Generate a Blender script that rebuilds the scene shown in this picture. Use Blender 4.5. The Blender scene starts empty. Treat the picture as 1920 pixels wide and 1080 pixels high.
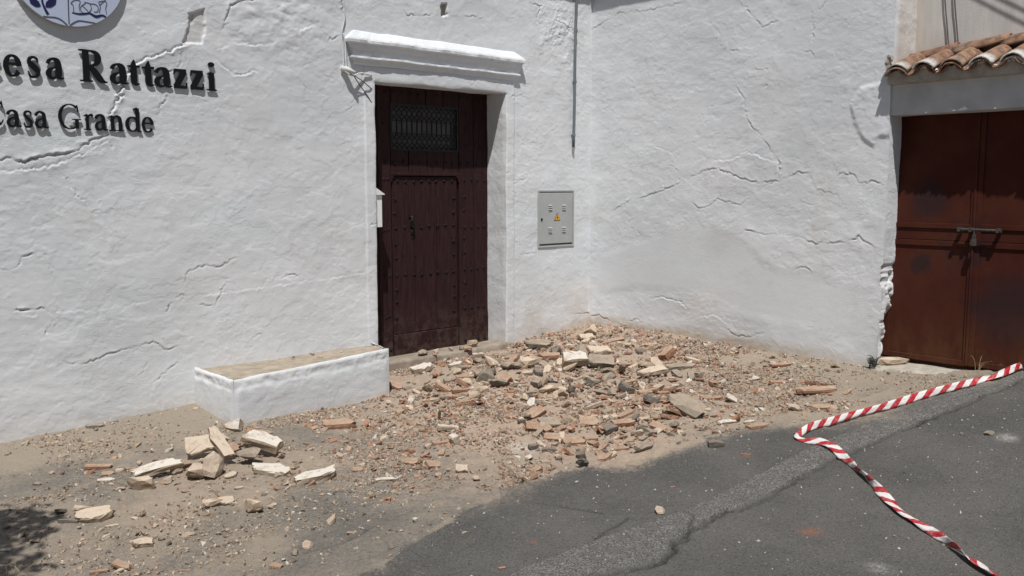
import bpy, math, random
import numpy as np
from mathutils import Vector, Matrix, Euler

random.seed(7)
RNG = np.random.default_rng(7)
SC = bpy.context.scene
COL = SC.collection

# ------------------------------------------------------------------ camera
F_PX = 1690.0                                   # focal length in pixels of the 1920 wide photograph
PITCH = math.atan(190 / F_PX)
PHI = math.atan(1890 / (F_PX / math.cos(PITCH)))   # angle between view direction and the front wall
CAMLOC = np.array([0.0, -7.101, 0.0])
_c, _s = math.cos(PHI), math.sin(PHI)
FWD = np.array([_c * math.cos(PITCH), _s * math.cos(PITCH), -math.sin(PITCH)])
RGT = np.array([_s, -_c, 0.0])
UPV = np.cross(RGT, FWD)
cam = bpy.data.cameras.new('camera')
cam.sensor_width = 36.0
cam.lens = 36.0 * F_PX / 1920
cam.clip_start = 0.05
cam.clip_end = 500
camo = bpy.data.objects.new('camera', cam)
COL.objects.link(camo)
camo.matrix_world = Matrix(((RGT[0], UPV[0], -FWD[0], CAMLOC[0]),
                            (RGT[1], UPV[1], -FWD[1], CAMLOC[1]),
                            (RGT[2], UPV[2], -FWD[2], CAMLOC[2]),
                            (0, 0, 0, 1)))
SC.camera = camo

# ------------------------------------------------------------------ light
SUN_L = Vector((0.34, 0.38, -1.0)).normalized()     # direction the sunlight travels
ELEV = math.asin(-SUN_L.z)
AZ = math.atan2(-SUN_L.x, -SUN_L.y)                 # clockwise from +y
world = bpy.data.worlds.new('World')
SC.world = world
world.use_nodes = True
wn = world.node_tree
sky = wn.nodes.new('ShaderNodeTexSky')
sky.sky_type = 'NISHITA'
sky.sun_disc = False
sky.sun_elevation = ELEV
sky.sun_rotation = AZ
wn.nodes['Background'].inputs['Strength'].default_value = 0.05
wn.links.new(sky.outputs[0], wn.nodes['Background'].inputs['Color'])
sun = bpy.data.lights.new('sun', 'SUN')
sun.energy = 5.0
sun.angle = math.radians(0.53)
sun.color = (1.0, 0.975, 0.94)
suno = bpy.data.objects.new('sun', sun)
COL.objects.link(suno)
suno.rotation_euler = SUN_L.to_track_quat('-Z', 'Y').to_euler()
suno.location = (-3, -6, 8)
SC.view_settings.view_transform = 'Standard'
SC.view_settings.look = 'None'
SC.view_settings.exposure = -0.19
SC.view_settings.gamma = 1.0
SC.view_settings.use_curve_mapping = False

# ------------------------------------------------------------------ measuring helpers
XC = 7.598                                      # the side wall's plane, the front wall is y = 0


def ray(px, py):
    d = FWD * F_PX + RGT * (px - 960) - UPV * (py - 540)
    return d / np.linalg.norm(d)


def at_y(px, py, Y=0.0):
    d = ray(px, py)
    return CAMLOC + d * ((Y - CAMLOC[1]) / d[1])


def at_x(px, py, X=XC):
    d = ray(px, py)
    return CAMLOC + d * ((X - CAMLOC[0]) / d[0])


def sst(a, b, x):
    t = np.clip((np.asarray(x, float) - a) / (b - a), 0, 1)
    return t * t * (3 - 2 * t)


GX = [-40, -6, 1.476, 2.83, 4.6, 6.27, 7.6, 9.0, 40]
GZ = [-3.2, -2.12, -1.822, -1.762, -1.75, -1.705, -1.585, -1.53, -1.0]


def zg(x, y):
    x = np.asarray(x, float)
    y = np.asarray(y, float)
    z = np.interp(x, GX, GZ)
    z = z + 0.05 * np.clip(y, -0.9, 0) * (1 - sst(4.2, 5.6, x))
    z = z + 0.13 * sst(3.75, 4.9, -y) * sst(5.2, 7.2, x)
    return z


def on_ground(px, py):
    d = ray(px, py)
    t = 5.0
    for _ in range(30):
        p = CAMLOC + d * t
        t += (float(zg(p[0], p[1])) - p[2]) / d[2] * 0.8
    return CAMLOC + d * t


# ------------------------------------------------------------------ numpy noise
_TAB = np.random.default_rng(3).random((256, 256))


def vnoise(x, y, seed=0):
    x = np.asarray(x, float) + seed * 17.31
    y = np.asarray(y, float) + seed * 9.77
    xi = np.floor(x).astype(int)
    yi = np.floor(y).astype(int)
    fx = x - xi
    fy = y - yi
    fx = fx * fx * fx * (fx * (fx * 6 - 15) + 10)
    fy = fy * fy * fy * (fy * (fy * 6 - 15) + 10)
    a = _TAB[xi & 255, yi & 255]
    b = _TAB[(xi + 1) & 255, yi & 255]
    c = _TAB[xi & 255, (yi + 1) & 255]
    d = _TAB[(xi + 1) & 255, (yi + 1) & 255]
    return (a + (b - a) * fx) * (1 - fy) + (c + (d - c) * fx) * fy


def fbm(x, y, oct=4, seed=0, gain=0.5):
    s = 0.0
    amp = 1.0
    tot = 0.0
    ca, sa = math.cos(0.6), math.sin(0.6)
    for k in range(oct):
        s = s + amp * (vnoise(x, y, seed + k * 3) - 0.5)
        tot += amp
        amp *= gain
        x, y = 2.03 * (ca * x - sa * y), 2.03 * (sa * x + ca * y)
    return s / tot * 2


# ------------------------------------------------------------------ materials
def new_mat(name, rough=0.8, spec=0.3):
    m = bpy.data.materials.new(name)
    m.use_nodes = True
    nt = m.node_tree
    b = nt.nodes['Principled BSDF']
    b.inputs['Roughness'].default_value = rough
    b.inputs['Specular IOR Level'].default_value = spec
    return m, nt, b


class NB:
    """small node-building helper"""

    def __init__(s, nt):
        s.nt = nt
        s.tc = nt.nodes.new('ShaderNodeTexCoord')

    def n(s, t, **kw):
        nd = s.nt.nodes.new(t)
        for k, v in kw.items():
            if hasattr(nd, k) and k not in nd.inputs:
                setattr(nd, k, v)
            else:
                s.set(nd, k, v)
        return nd

    def set(s, nd, k, v):
        if isinstance(v, bpy.types.NodeSocket):
            s.nt.links.new(v, nd.inputs[k])
        else:
            nd.inputs[k].default_value = v

    def co(s, scale=(1, 1, 1), src='Object', rot=(0, 0, 0), loc=(0, 0, 0)):
        mp = s.nt.nodes.new('ShaderNodeMapping')
        s.nt.links.new(s.tc.outputs[src], mp.inputs[0])
        mp.inputs['Scale'].default_value = scale
        mp.inputs['Rotation'].default_value = rot
        mp.inputs['Location'].default_value = loc
        return mp.outputs[0]

    def noise(s, scale, detail=4, rough=0.55, vec=None, dist=0.0):
        nd = s.nt.nodes.new('ShaderNodeTexNoise')
        nd.inputs['Scale'].default_value = scale
        nd.inputs['Detail'].default_value = detail
        nd.inputs['Roughness'].default_value = rough
        nd.inputs['Distortion'].default_value = dist
        s.nt.links.new(vec if vec is not None else s.tc.outputs['Object'], nd.inputs['Vector'])
        return nd.outputs['Fac']

    def voro(s, scale, feature='F1', vec=None, out='Distance'):
        nd = s.nt.nodes.new('ShaderNodeTexVoronoi')
        nd.feature = feature
        nd.inputs['Scale'].default_value = scale
        s.nt.links.new(vec if vec is not None else s.tc.outputs['Object'], nd.inputs['Vector'])
        return nd.outputs[out]

    def ramp(s, fac, a, b, lo=0.0, hi=1.0):
        nd = s.nt.nodes.new('ShaderNodeMapRange')
        nd.interpolation_type = 'SMOOTHSTEP'
        s.nt.links.new(fac, nd.inputs[0])
        nd.inputs[1].default_value = a
        nd.inputs[2].default_value = b
        nd.inputs[3].default_value = lo
        nd.inputs[4].default_value = hi
        return nd.outputs[0]

    def math(s, op, a, b=0.0, clamp=False):
        nd = s.nt.nodes.new('ShaderNodeMath')
        nd.operation = op
        nd.use_clamp = clamp
        for i, v in enumerate((a, b)):
            if isinstance(v, bpy.types.NodeSocket):
                s.nt.links.new(v, nd.inputs[i])
            else:
                nd.inputs[i].default_value = v
        return nd.outputs[0]

    def mix(s, fac, a, b, mode='MIX'):
        nd = s.nt.nodes.new('ShaderNodeMix')
        nd.data_type = 'RGBA'
        nd.blend_type = mode
        for i, v in ((0, fac), (6, a), (7, b)):
            if isinstance(v, bpy.types.NodeSocket):
                s.nt.links.new(v, nd.inputs[i])
            elif i == 0:
                nd.inputs[0].default_value = v
            else:
                nd.inputs[i].default_value = (v[0], v[1], v[2], 1)
        return nd.outputs[2]

    def attr(s, name, out='Fac'):
        nd = s.nt.nodes.new('ShaderNodeAttribute')
        nd.attribute_name = name
        return nd.outputs[out]

    def bump(s, height, strength, dist, prev=None):
        nd = s.nt.nodes.new('ShaderNodeBump')
        nd.inputs['Strength'].default_value = strength
        nd.inputs['Distance'].default_value = dist
        s.nt.links.new(height, nd.inputs['Height'])
        if prev is not None:
            s.nt.links.new(prev, nd.inputs['Normal'])
        return nd.outputs[0]

    def out(s, b, color=None, normal=None, rough=None):
        if color is not None:
            s.nt.links.new(color, b.inputs['Base Color'])
        if normal is not None:
            s.nt.links.new(normal, b.inputs['Normal'])
        if rough is not None:
            s.nt.links.new(rough, b.inputs['Roughness'])


def mat_plaster():
    m, nt, b = new_mat('limewash', 0.9, 0.15)
    q = NB(nt)
    big = q.noise(0.8, 5, 0.6)
    mid = q.noise(4.5, 5, 0.6, vec=q.co((1, 1, 2.2)))
    c = q.mix(q.ramp(big, 0.35, 0.68), (0.74, 0.755, 0.775), (0.665, 0.69, 0.715))
    c = q.mix(q.ramp(mid, 0.52, 0.75, 0, 0.35), c, (0.60, 0.61, 0.61))
    # faint bluish older limewash coats
    c = q.mix(q.ramp(q.noise(1.7, 3), 0.58, 0.72, 0, 0.4), c, (0.68, 0.75, 0.76))
    # ingrained dust and exposed render, carried by the mesh
    c = q.mix(q.ramp(q.noise(2.6, 6, 0.7, vec=q.co((1, 1, 0.55))), 0.56, 0.72, 0, 0.30), c, (0.56, 0.535, 0.49))
    d = q.attr('dust')
    dn = q.math('MULTIPLY', d, q.ramp(q.noise(9, 6, 0.7), 0.25, 0.6, 0.55, 1.25), True)
    c = q.mix(dn, c, (0.50, 0.42, 0.33))
    g = q.attr('grey')
    gn = q.math('MULTIPLY', g, q.ramp(q.noise(2.4, 4, 0.6), 0.3, 0.65, 0.4, 1.0), True)
    c = q.mix(gn, c, (0.50, 0.495, 0.485))
    e = q.attr('render')
    c = q.mix(e, c, (0.42, 0.36, 0.30))
    fine = q.noise(80, 7, 0.70, vec=q.co((1, 1, 1.45)))
    grit = q.noise(240, 3, 0.6)
    area = q.ramp(q.noise(1.5, 4, 0.6), 0.34, 0.66, 0.22, 1.0)
    fine = q.math('MULTIPLY', fine, area)
    nb = q.bump(grit, 0.5, 0.003)
    nb = q.bump(fine, 0.52, 0.008, nb)
    q.out(b, c, nb)
    return m


def mat_simple(name, col, rough=0.7, var=0.12, scale=8, bump=0.0, bscale=60, metallic=0.0, stretch=(1, 1, 1), spec=0.3, col2=None, amt=0.5):
    m, nt, b = new_mat(name, rough, spec)
    q = NB(nt)
    v = q.co(stretch)
    f = q.noise(scale, 5, 0.6, vec=v)
    lo = [max(0, c * (1 - var)) for c in col]
    hi = [min(1, c * (1 + var)) for c in col]
    c = q.mix(q.ramp(f, 0.3, 0.7), lo, hi)
    if col2 is not None:
        c = q.mix(q.ramp(q.noise(scale * 0.45, 5, 0.65, vec=v), 0.5, 0.68, 0, amt), c, col2)
    nb = None
    if bump > 0:
        nb = q.bump(q.noise(bscale, 5, 0.6, vec=v), bump, 0.01)
    q.out(b, c, nb)
    b.inputs['Metallic'].default_value = metallic
    return m


def mat_ground():
    m, nt, b = new_mat('street_surface', 0.88, 0.25)
    q = NB(nt)
    dust = q.attr('dust')
    pink = q.attr('pink')
    strip = q.attr('strip')
    pale = q.attr('pale')
    road = q.attr('road')
    # asphalt: dark binder, stone specks in two sizes
    base = q.mix(q.ramp(q.noise(1.3, 5, 0.6), 0.35, 0.7), (0.092, 0.088, 0.082), (0.134, 0.127, 0.117))
    base = q.mix(road, q.mix(q.ramp(q.noise(2.1, 6, 0.65), 0.35, 0.7), (0.150, 0.139, 0.122), (0.215, 0.196, 0.170)), base)
    cell = q.voro(150, out='Color')
    cg = q.nt.nodes.new('ShaderNodeSeparateColor')
    q.nt.links.new(cell, cg.inputs[0])
    base = q.mix(q.ramp(cg.outputs[0], 0.55, 1.0, 0, 0.42), base, (0.20, 0.19, 0.175))
    base = q.mix(q.ramp(cg.outputs[1], 0.75, 1.0, 0, 0.6), base, (0.028, 0.028, 0.029))
    cell2 = q.voro(62, out='Color')
    cg2 = q.nt.nodes.new('ShaderNodeSeparateColor')
    q.nt.links.new(cell2, cg2.inputs[0])
    dot = q.ramp(q.voro(62), 0.10, 0.24, 1, 0)
    base = q.mix(q.math('MULTIPLY', q.ramp(cg2.outputs[0], 0.93, 0.95), dot), base, (0.36, 0.35, 0.33))
    # worn strip of older, stonier asphalt
    rough_c = q.mix(q.ramp(cg.outputs[2], 0.25, 0.95), (0.085, 0.081, 0.075), (0.27, 0.258, 0.24))
    base = q.mix(q.math('MULTIPLY', strip, q.ramp(q.noise(9, 6, 0.75), 0.34, 0.60, 0.35, 1.0)), base, rough_c)
    base = q.mix(q.attr('crack'), base, (0.022, 0.020, 0.018))
    # stains
    base = q.mix(q.ramp(q.noise(3.1, 6, 0.7), 0.60, 0.78, 0, 0.35), base, (0.16, 0.145, 0.125))
    # concrete apron
    conc = q.mix(q.ramp(q.noise(6, 6, 0.65), 0.3, 0.7), (0.27, 0.25, 0.22), (0.36, 0.335, 0.295))
    base = q.mix(pale, base, conc)
    # dust of broken render, lying where it fell
    n1 = q.noise(3.5, 7, 0.68)
    n2 = q.noise(38, 6, 0.72)
    thr = q.math('ADD', q.math('MULTIPLY', n1, 1.0), q.math('MULTIPLY', n2, 0.95))
    cover = q.math('ADD', dust, q.math('SUBTRACT', thr, 0.975))
    cover = q.ramp(cover, 0.20, 0.80)
    dc = q.mix(pink, (0.32, 0.275, 0.216), (0.50, 0.38, 0.29))
    dc = q.mix(q.ramp(q.noise(18, 7, 0.75), 0.38, 0.7, 0, 0.55), dc, (0.30, 0.235, 0.178))
    dc = q.mix(q.ramp(q.noise(120, 4, 0.7), 0.55, 0.75, 0, 0.6), dc, (0.50, 0.42, 0.335))
    dc = q.mix(q.math('MULTIPLY', pink, q.ramp(q.noise(7, 6, 0.7), 0.55, 0.72, 0, 0.5)), dc, (0.47, 0.29, 0.20))
    dc = q.mix(q.ramp(q.noise(210, 5, 0.8), 0.46, 0.64, 0, 0.40), dc, (0.20, 0.155, 0.12))
    dc = q.mix(q.ramp(q.noise(330, 3, 0.8), 0.56, 0.70, 0, 0.6), dc, (0.52, 0.44, 0.35))
    w = q.attr('white')
    wn_ = q.math('MULTIPLY', w, q.ramp(q.noise(30, 6, 0.75), 0.35, 0.6))
    dc = q.mix(wn_, dc, (0.60, 0.58, 0.54))
    c = q.mix(cover, base, dc)
    c = q.mix(q.math('MULTIPLY', wn_, 0.8), c, (0.60, 0.58, 0.54))
    rd = q.attr('redspot')
    c = q.mix(q.math('MULTIPLY', rd, q.ramp(q.noise(70, 5, 0.7), 0.40, 0.58)), c, (0.36, 0.13, 0.07))
    h = q.math('ADD', q.math('MULTIPLY', q.voro(150), 0.5), q.math('MULTIPLY', q.noise(60, 6, 0.7), 1.0))
    nb = q.bump(q.noise(300, 3, 0.7), 0.35, 0.003)
    nb = q.bump(h, 0.95, 0.011, nb)
    q.out(b, c, nb)
    return m


def mat_rubble(name, c1, c2, dustc=(0.42, 0.33, 0.25), dust=0.6, spread=0.5, face=None):
    m, nt, b = new_mat(name, 0.92, 0.12)
    q = NB(nt)
    oi = nt.nodes.new('ShaderNodeObjectInfo')
    c = q.mix(oi.outputs['Random'], c1, c2)
    c = q.mix(q.ramp(q.noise(5, 7, 0.75), 0.3, 0.7, 0, spread), c, [x * 0.55 for x in c1])
    if face is not None:
        # the old outer skin of the wall is still on one flat side
        so = nt.nodes.new('ShaderNodeSeparateXYZ')
        nt.links.new(q.tc.outputs['Normal'], so.inputs[0])
        sk = q.math('MULTIPLY', q.ramp(so.outputs[2], 0.80, 0.93), q.ramp(q.noise(3.2, 7, 0.75), 0.36, 0.48))
        c = q.mix(sk, c, face)
        dust = q.math('MULTIPLY', q.math('SUBTRACT', 1.0, q.math('MULTIPLY', sk, 0.6)), dust)
    # dust settled on upward faces and in patches
    ge = nt.nodes.new('ShaderNodeNewGeometry')
    sx = nt.nodes.new('ShaderNodeSeparateXYZ')
    nt.links.new(ge.outputs['Normal'], sx.inputs[0])
    dz = q.ramp(sx.outputs[2], 0.2, 0.95)
    dn = q.ramp(q.noise(3.5, 7, 0.75), 0.3, 0.62, 0.1, 1)
    k = q.math('MULTIPLY', q.math('MULTIPLY', dz, dn), dust, True)
    c = q.mix(k, c, dustc)
    v = q.co((1, 1, 1), 'Object')
    nb = q.bump(q.noise(26, 4, 0.75), 0.5, 0.006)
    nb = q.bump(q.noise(8, 6, 0.7), 0.55, 0.018, nb)
    q.out(b, c, nb)
    return m


def mat_crumb():
    m, nt, b = new_mat('crumb', 0.95, 0.1)
    q = NB(nt)
    a = nt.nodes.new('ShaderNodeVertexColor')
    a.layer_name = 'tint'
    q.out(b, q.mix(q.ramp(q.noise(90, 3), 0.3, 0.7, 0, 0.35), a.outputs[0], (0.16, 0.12, 0.09)))
    return m


def mat_oldwood():
    m, nt, b = new_mat('old_door_wood', 0.7, 0.16)
    q = NB(nt)
    v = q.co((9, 9, 0.8))
    g = q.noise(6, 7, 0.7, vec=v)
    c = q.mix(q.ramp(g, 0.3, 0.72), (0.019, 0.0080, 0.0088), (0.042, 0.0165, 0.0175))
    c = q.mix(q.ramp(q.noise(5, 5, 0.7), 0.6, 0.75, 0, 0.4), c, (0.046, 0.028, 0.026))
    sz = nt.nodes.new('ShaderNodeSeparateXYZ')
    nt.links.new(q.tc.outputs['Object'], sz.inputs[0])
    low = q.ramp(sz.outputs[2], -1.05, -1.68)
    dn = q.math('MULTIPLY', low, q.ramp(q.noise(9, 7, 0.75), 0.42, 0.62, 0, 0.55))
    c = q.mix(dn, c, (0.10, 0.075, 0.058))
    c = q.mix(q.ramp(q.noise(60, 4, 0.7, vec=q.co((1, 1, 0.12))), 0.62, 0.72, 0, 0.35), c, (0.075, 0.045, 0.042))
    nb = q.bump(g, 0.55, 0.006)
    q.out(b, c, nb)
    return m


def mat_redmetal():
    m, nt, b = new_mat('red_brown_paint', 0.7, 0.06)
    q = NB(nt)
    c = q.mix(q.ramp(q.noise(2.2, 5, 0.65), 0.35, 0.7), (0.060, 0.0165, 0.0115), (0.078, 0.0265, 0.0165))
    c = q.mix(q.ramp(q.noise(1.6, 4, 0.6, vec=q.co((1, 1, 1), loc=(0, 0.35, 0.2))), 0.58, 0.70, 0, 0.75), c, (0.036, 0.0185, 0.020))
    c = q.mix(q.ramp(q.noise(14, 6, 0.7), 0.62, 0.78, 0, 0.3), c, (0.10, 0.052, 0.033))
    for pos, rad in (((7.80, -3.74, -0.10), 0.20), ((7.80, -3.70, -0.66), 0.11), ((7.80, -4.45, -1.0), 0.35)):
        ds = nt.nodes.new('ShaderNodeVectorMath')
        ds.operation = 'DISTANCE'
        nt.links.new(q.tc.outputs['Object'], ds.inputs[0])
        ds.inputs[1].default_value = pos
        dd = q.math('ADD', ds.outputs['Value'], q.math('MULTIPLY', q.math('SUBTRACT', q.noise(7, 6, 0.7), 0.5), 0.22))
        c = q.mix(q.ramp(dd, rad * 0.45, rad * 1.1, 0.8, 0), c, (0.034, 0.020, 0.022))
    sz = nt.nodes.new('ShaderNodeSeparateXYZ')
    nt.links.new(q.tc.outputs['Object'], sz.inputs[0])
    low = q.ramp(sz.outputs[2], -0.9, -1.5)
    c = q.mix(q.math('MULTIPLY', low, q.ramp(q.noise(5, 6, 0.7, vec=q.co((1, 1, 0.5))), 0.35, 0.65, 0.1, 0.75)), c, (0.105, 0.048, 0.024))
    c = q.mix(q.ramp(q.noise(80, 5, 0.75), 0.66, 0.74, 0, 0.6), c, (0.030, 0.012, 0.009))
    nb = q.bump(q.noise(130, 3), 0.05, 0.004)
    nb = q.bump(q.noise(2.5, 3), 0.16, 0.03, nb)
    q.out(b, c, nb)
    return m


def mat_terracotta():
    m, nt, b = new_mat('terracotta', 0.9, 0.15)
    q = NB(nt)
    oi = nt.nodes.new('ShaderNodeObjectInfo')
    c = q.mix(oi.outputs['Random'], (0.25, 0.130, 0.085), (0.37, 0.225, 0.140))
    c = q.mix(q.ramp(q.noise(11, 6, 0.7), 0.40, 0.66, 0, 0.95), c, (0.135, 0.09, 0.068))
    c = q.mix(q.ramp(q.noise(24, 6, 0.75), 0.54, 0.66, 0, 0.95), c, (0.06, 0.052, 0.045))
    # limewash and lichen splashes near the eave
    c = q.mix(q.math('MULTIPLY', q.attr('lime'), q.ramp(q.noise(30, 6, 0.75), 0.38, 0.50)), c, (0.60, 0.58, 0.54))
    nb = q.bump(q.noise(70, 5, 0.7), 0.6, 0.008)
    q.out(b, c, nb)
    return m


def mat_tape():
    m, nt, b = new_mat('barrier_tape_plastic', 0.38, 0.4)
    q = NB(nt)
    sx = nt.nodes.new('ShaderNodeSeparateXYZ')
    nt.links.new(q.tc.outputs['UV'], sx.inputs[0])
    t = q.math('ADD', sx.outputs[0], q.math('MULTIPLY', sx.outputs[1], 0.095))
    fr = q.math('FRACT', q.math('DIVIDE', t, 0.155))
    red = q.ramp(fr, 0.495, 0.505)
    red2 = q.math('MULTIPLY', red, q.ramp(fr, 0.99, 1.0, 1, 0))
    c = q.mix(red2, (0.70, 0.68, 0.66), (0.42, 0.016, 0.028))
    c = q.mix(q.ramp(q.noise(25, 5, 0.7), 0.45, 0.72, 0, 0.5), c, (0.40, 0.34, 0.29))
    nb = q.bump(q.noise(28, 3), 0.35, 0.01)
    q.out(b, c, nb)
    b.inputs['Transmission Weight'].default_value = 0.0
    return m


def mat_leaf():
    m, nt, b = new_mat('leaf', 0.55, 0.3)
    q = NB(nt)
    oi = nt.nodes.new('ShaderNodeObjectInfo')
    c = q.mix(q.noise(9, 3), (0.035, 0.07, 0.018), (0.085, 0.13, 0.035))
    q.out(b, c)
    return m


def mat_beige_wall():
    m, nt, b = new_mat('weathered_render', 0.9, 0.15)
    q = NB(nt)
    c = q.mix(q.ramp(q.noise(3, 5, 0.6, vec=q.co((1, 4, 0.5))), 0.3, 0.7), (0.60, 0.575, 0.54), (0.50, 0.485, 0.465))
    c = q.mix(q.ramp(q.noise(10, 6, 0.6, vec=q.co((1, 5, 0.4))), 0.5, 0.75, 0, 0.5), c, (0.44, 0.42, 0.40))
    c = q.mix(q.attr('dust'), c, (0.52, 0.42, 0.33))
    nb = q.bump(q.noise(60, 5, 0.6), 0.2, 0.008)
    q.out(b, c, nb)
    return m


M = {
    'plaster': mat_plaster(),
    'ground': mat_ground(),
    'brick': mat_rubble('broken_brick', (0.31, 0.145, 0.090), (0.40, 0.255, 0.175), (0.45, 0.335, 0.245), 1.0, 0.65),
    'mortar': mat_rubble('lime_mortar', (0.40, 0.305, 0.22), (0.58, 0.47, 0.36), (0.54, 0.42, 0.32), 0.7, 0.65, (0.58, 0.49, 0.385)),
    'slab': mat_rubble('limewashed_render', (0.38, 0.30, 0.22), (0.47, 0.385, 0.29), (0.50, 0.40, 0.30), 0.75, 0.55, (0.66, 0.63, 0.57)),
    'stone': mat_rubble('grey_stone', (0.20, 0.175, 0.145), (0.31, 0.265, 0.21), (0.42, 0.335, 0.255), 0.85, 0.5),
    'darkstone': mat_rubble('dark_stone', (0.12, 0.107, 0.092), (0.19, 0.168, 0.145), (0.34, 0.27, 0.21), 0.7, 0.3),
    'crumb': mat_crumb(),
    'oldwood': mat_oldwood(),
    'iron': mat_simple('wrought_iron', (0.010, 0.0095, 0.0095), 0.55, 0.3, 30, 0.2, 90),
    'stud': mat_simple('painted_nail', (0.016, 0.009, 0.0088), 0.6, 0.3, 60, 0.0, spec=0.25),
    'redmetal': mat_redmetal(),
    'terra': mat_terracotta(),
    'mortarbed': mat_simple('canopy_mortar', (0.38, 0.345, 0.30), 0.92, 0.2, 9, 0.5, 50, col2=(0.26, 0.23, 0.19), amt=0.7),
    'lintel': mat_simple('grey_limewash', (0.50, 0.50, 0.50), 0.9, 0.08, 5, 0.3, 60, col2=(0.40, 0.40, 0.41), amt=0.6),
    'beige': mat_beige_wall(),
    'benchtop': mat_simple('dusty_cement', (0.36, 0.305, 0.24), 0.95, 0.2, 12, 0.9, 70, col2=(0.26, 0.215, 0.165), amt=0.7),
    'step': mat_simple('worn_stone_step', (0.29, 0.24, 0.19), 0.92, 0.2, 10, 0.6, 60, col2=(0.19, 0.165, 0.135), amt=0.7),
    'letter': mat_simple('black_letter', (0.006, 0.006, 0.008), 0.45, 0.1, 10, spec=0.3),
    'disc': mat_simple('pale_blue_board', (0.46, 0.52, 0.66), 0.5, 0.04, 3),
    'rim': mat_simple('board_edge', (0.45, 0.42, 0.40), 0.6, 0.08, 9),
    'navy': mat_simple('navy_ink', (0.016, 0.017, 0.075), 0.5, 0.1, 10),
    'ink': mat_simple('grey_ink', (0.085, 0.095, 0.125), 0.5, 0.1, 10),
    'cabinet': mat_simple('grey_sheet_steel', (0.40, 0.415, 0.41), 0.5, 0.06, 3, 0.05, 40, spec=0.3, col2=(0.34, 0.335, 0.315), amt=0.5),
    'yellow': mat_simple('warning_yellow', (0.70, 0.36, 0.015), 0.5, 0.05),
    'black': mat_simple('black_paint', (0.008, 0.008, 0.008), 0.5, 0.1),
    'mailwhite': mat_simple('white_paint', (0.78, 0.79, 0.78), 0.45, 0.03, 4),
    'conduit': mat_simple('grey_conduit', (0.155, 0.175, 0.185), 0.5, 0.15, 12, stretch=(1, 1, 0.3)),
    'wire': mat_simple('painted_wire', (0.62, 0.62, 0.61), 0.8, 0.1, 30),
    'cable': mat_simple('grey_cable', (0.10, 0.10, 0.105), 0.7, 0.15, 20),
    'steel': mat_simple('worn_steel', (0.075, 0.07, 0.064), 0.55, 0.3, 40, 0.2, 90, metallic=0.3),
    'tape': mat_tape(),
    'leaf': mat_leaf(),
    'bark': mat_simple('bark', (0.11, 0.085, 0.06), 0.95, 0.3, 20, 0.8, 40),
    'weed': mat_simple('dry_weed', (0.085, 0.080, 0.065), 0.9, 0.35, 30),
    'straw': mat_simple('dry_straw', (0.40, 0.33, 0.20), 0.9, 0.2, 30),
    'cement': mat_simple('cement_sill', (0.40, 0.365, 0.31), 0.93, 0.15, 10, 0.6, 50, col2=(0.26, 0.235, 0.20), amt=0.7),
}


# ------------------------------------------------------------------ object helpers
def tag(o, label=None, cat=None, group=None, kind=None):
    if label:
        o['label'] = label
    if cat:
        o['category'] = cat
    if group:
        o['group'] = group
    if kind:
        o['kind'] = kind
    elif label and cat:
        o['kind'] = 'thing'
    return o


def empty(name, loc, label, cat, group=None):
    o = bpy.data.objects.new(name, None)
    o.empty_display_size = 0.1
    o.location = loc
    COL.objects.link(o)
    return tag(o, label, cat, group)


def adopt(o, parent):
    """parent a mesh whose vertices are in world coordinates"""
    if parent is not None:
        o.parent = parent
        if parent.type == 'EMPTY':
            o.location = -Vector(parent.location)
    return o


def np_mesh(name, verts, quads, mat, attrs=None, smooth=True):
    me = bpy.data.meshes.new(name)
    verts = np.asarray(verts, np.float32)
    quads = np.asarray(quads, np.int32)
    k = quads.shape[1]
    me.vertices.add(len(verts))
    me.vertices.foreach_set('co', verts.ravel())
    me.loops.add(quads.size)
    me.loops.foreach_set('vertex_index', quads.ravel())
    me.polygons.add(len(quads))
    me.polygons.foreach_set('loop_start', np.arange(0, quads.size, k, dtype=np.int32))
    me.polygons.foreach_set('loop_total', np.full(len(quads), k, np.int32))
    me.polygons.foreach_set('use_smooth', np.full(len(quads), smooth, bool))
    me.update(calc_edges=True)
    for an, arr in (attrs or {}).items():
        a = me.attributes.new(an, 'FLOAT', 'POINT')
        a.data.foreach_set('value', np.asarray(arr, np.float32).ravel())
    me.materials.append(mat)
    return me


def np_obj(name, verts, quads, mat, parent=None, attrs=None, smooth=True):
    o = bpy.data.objects.new(name, np_mesh(name, verts, quads, mat, attrs, smooth))
    COL.objects.link(o)
    return adopt(o, parent)


def grid_quads(nu, nv, keep=None, flip=False):
    i = np.arange(nu - 1)[:, None]
    j = np.arange(nv - 1)[None, :]
    a = i * nv + j
    q = np.stack([a, a + nv, a + nv + 1, a + 1], -1)
    if flip:
        q = q[..., ::-1]
    q = q.reshape(-1, 4)
    if keep is not None:
        q = q[keep.ravel()]
    return q


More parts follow.
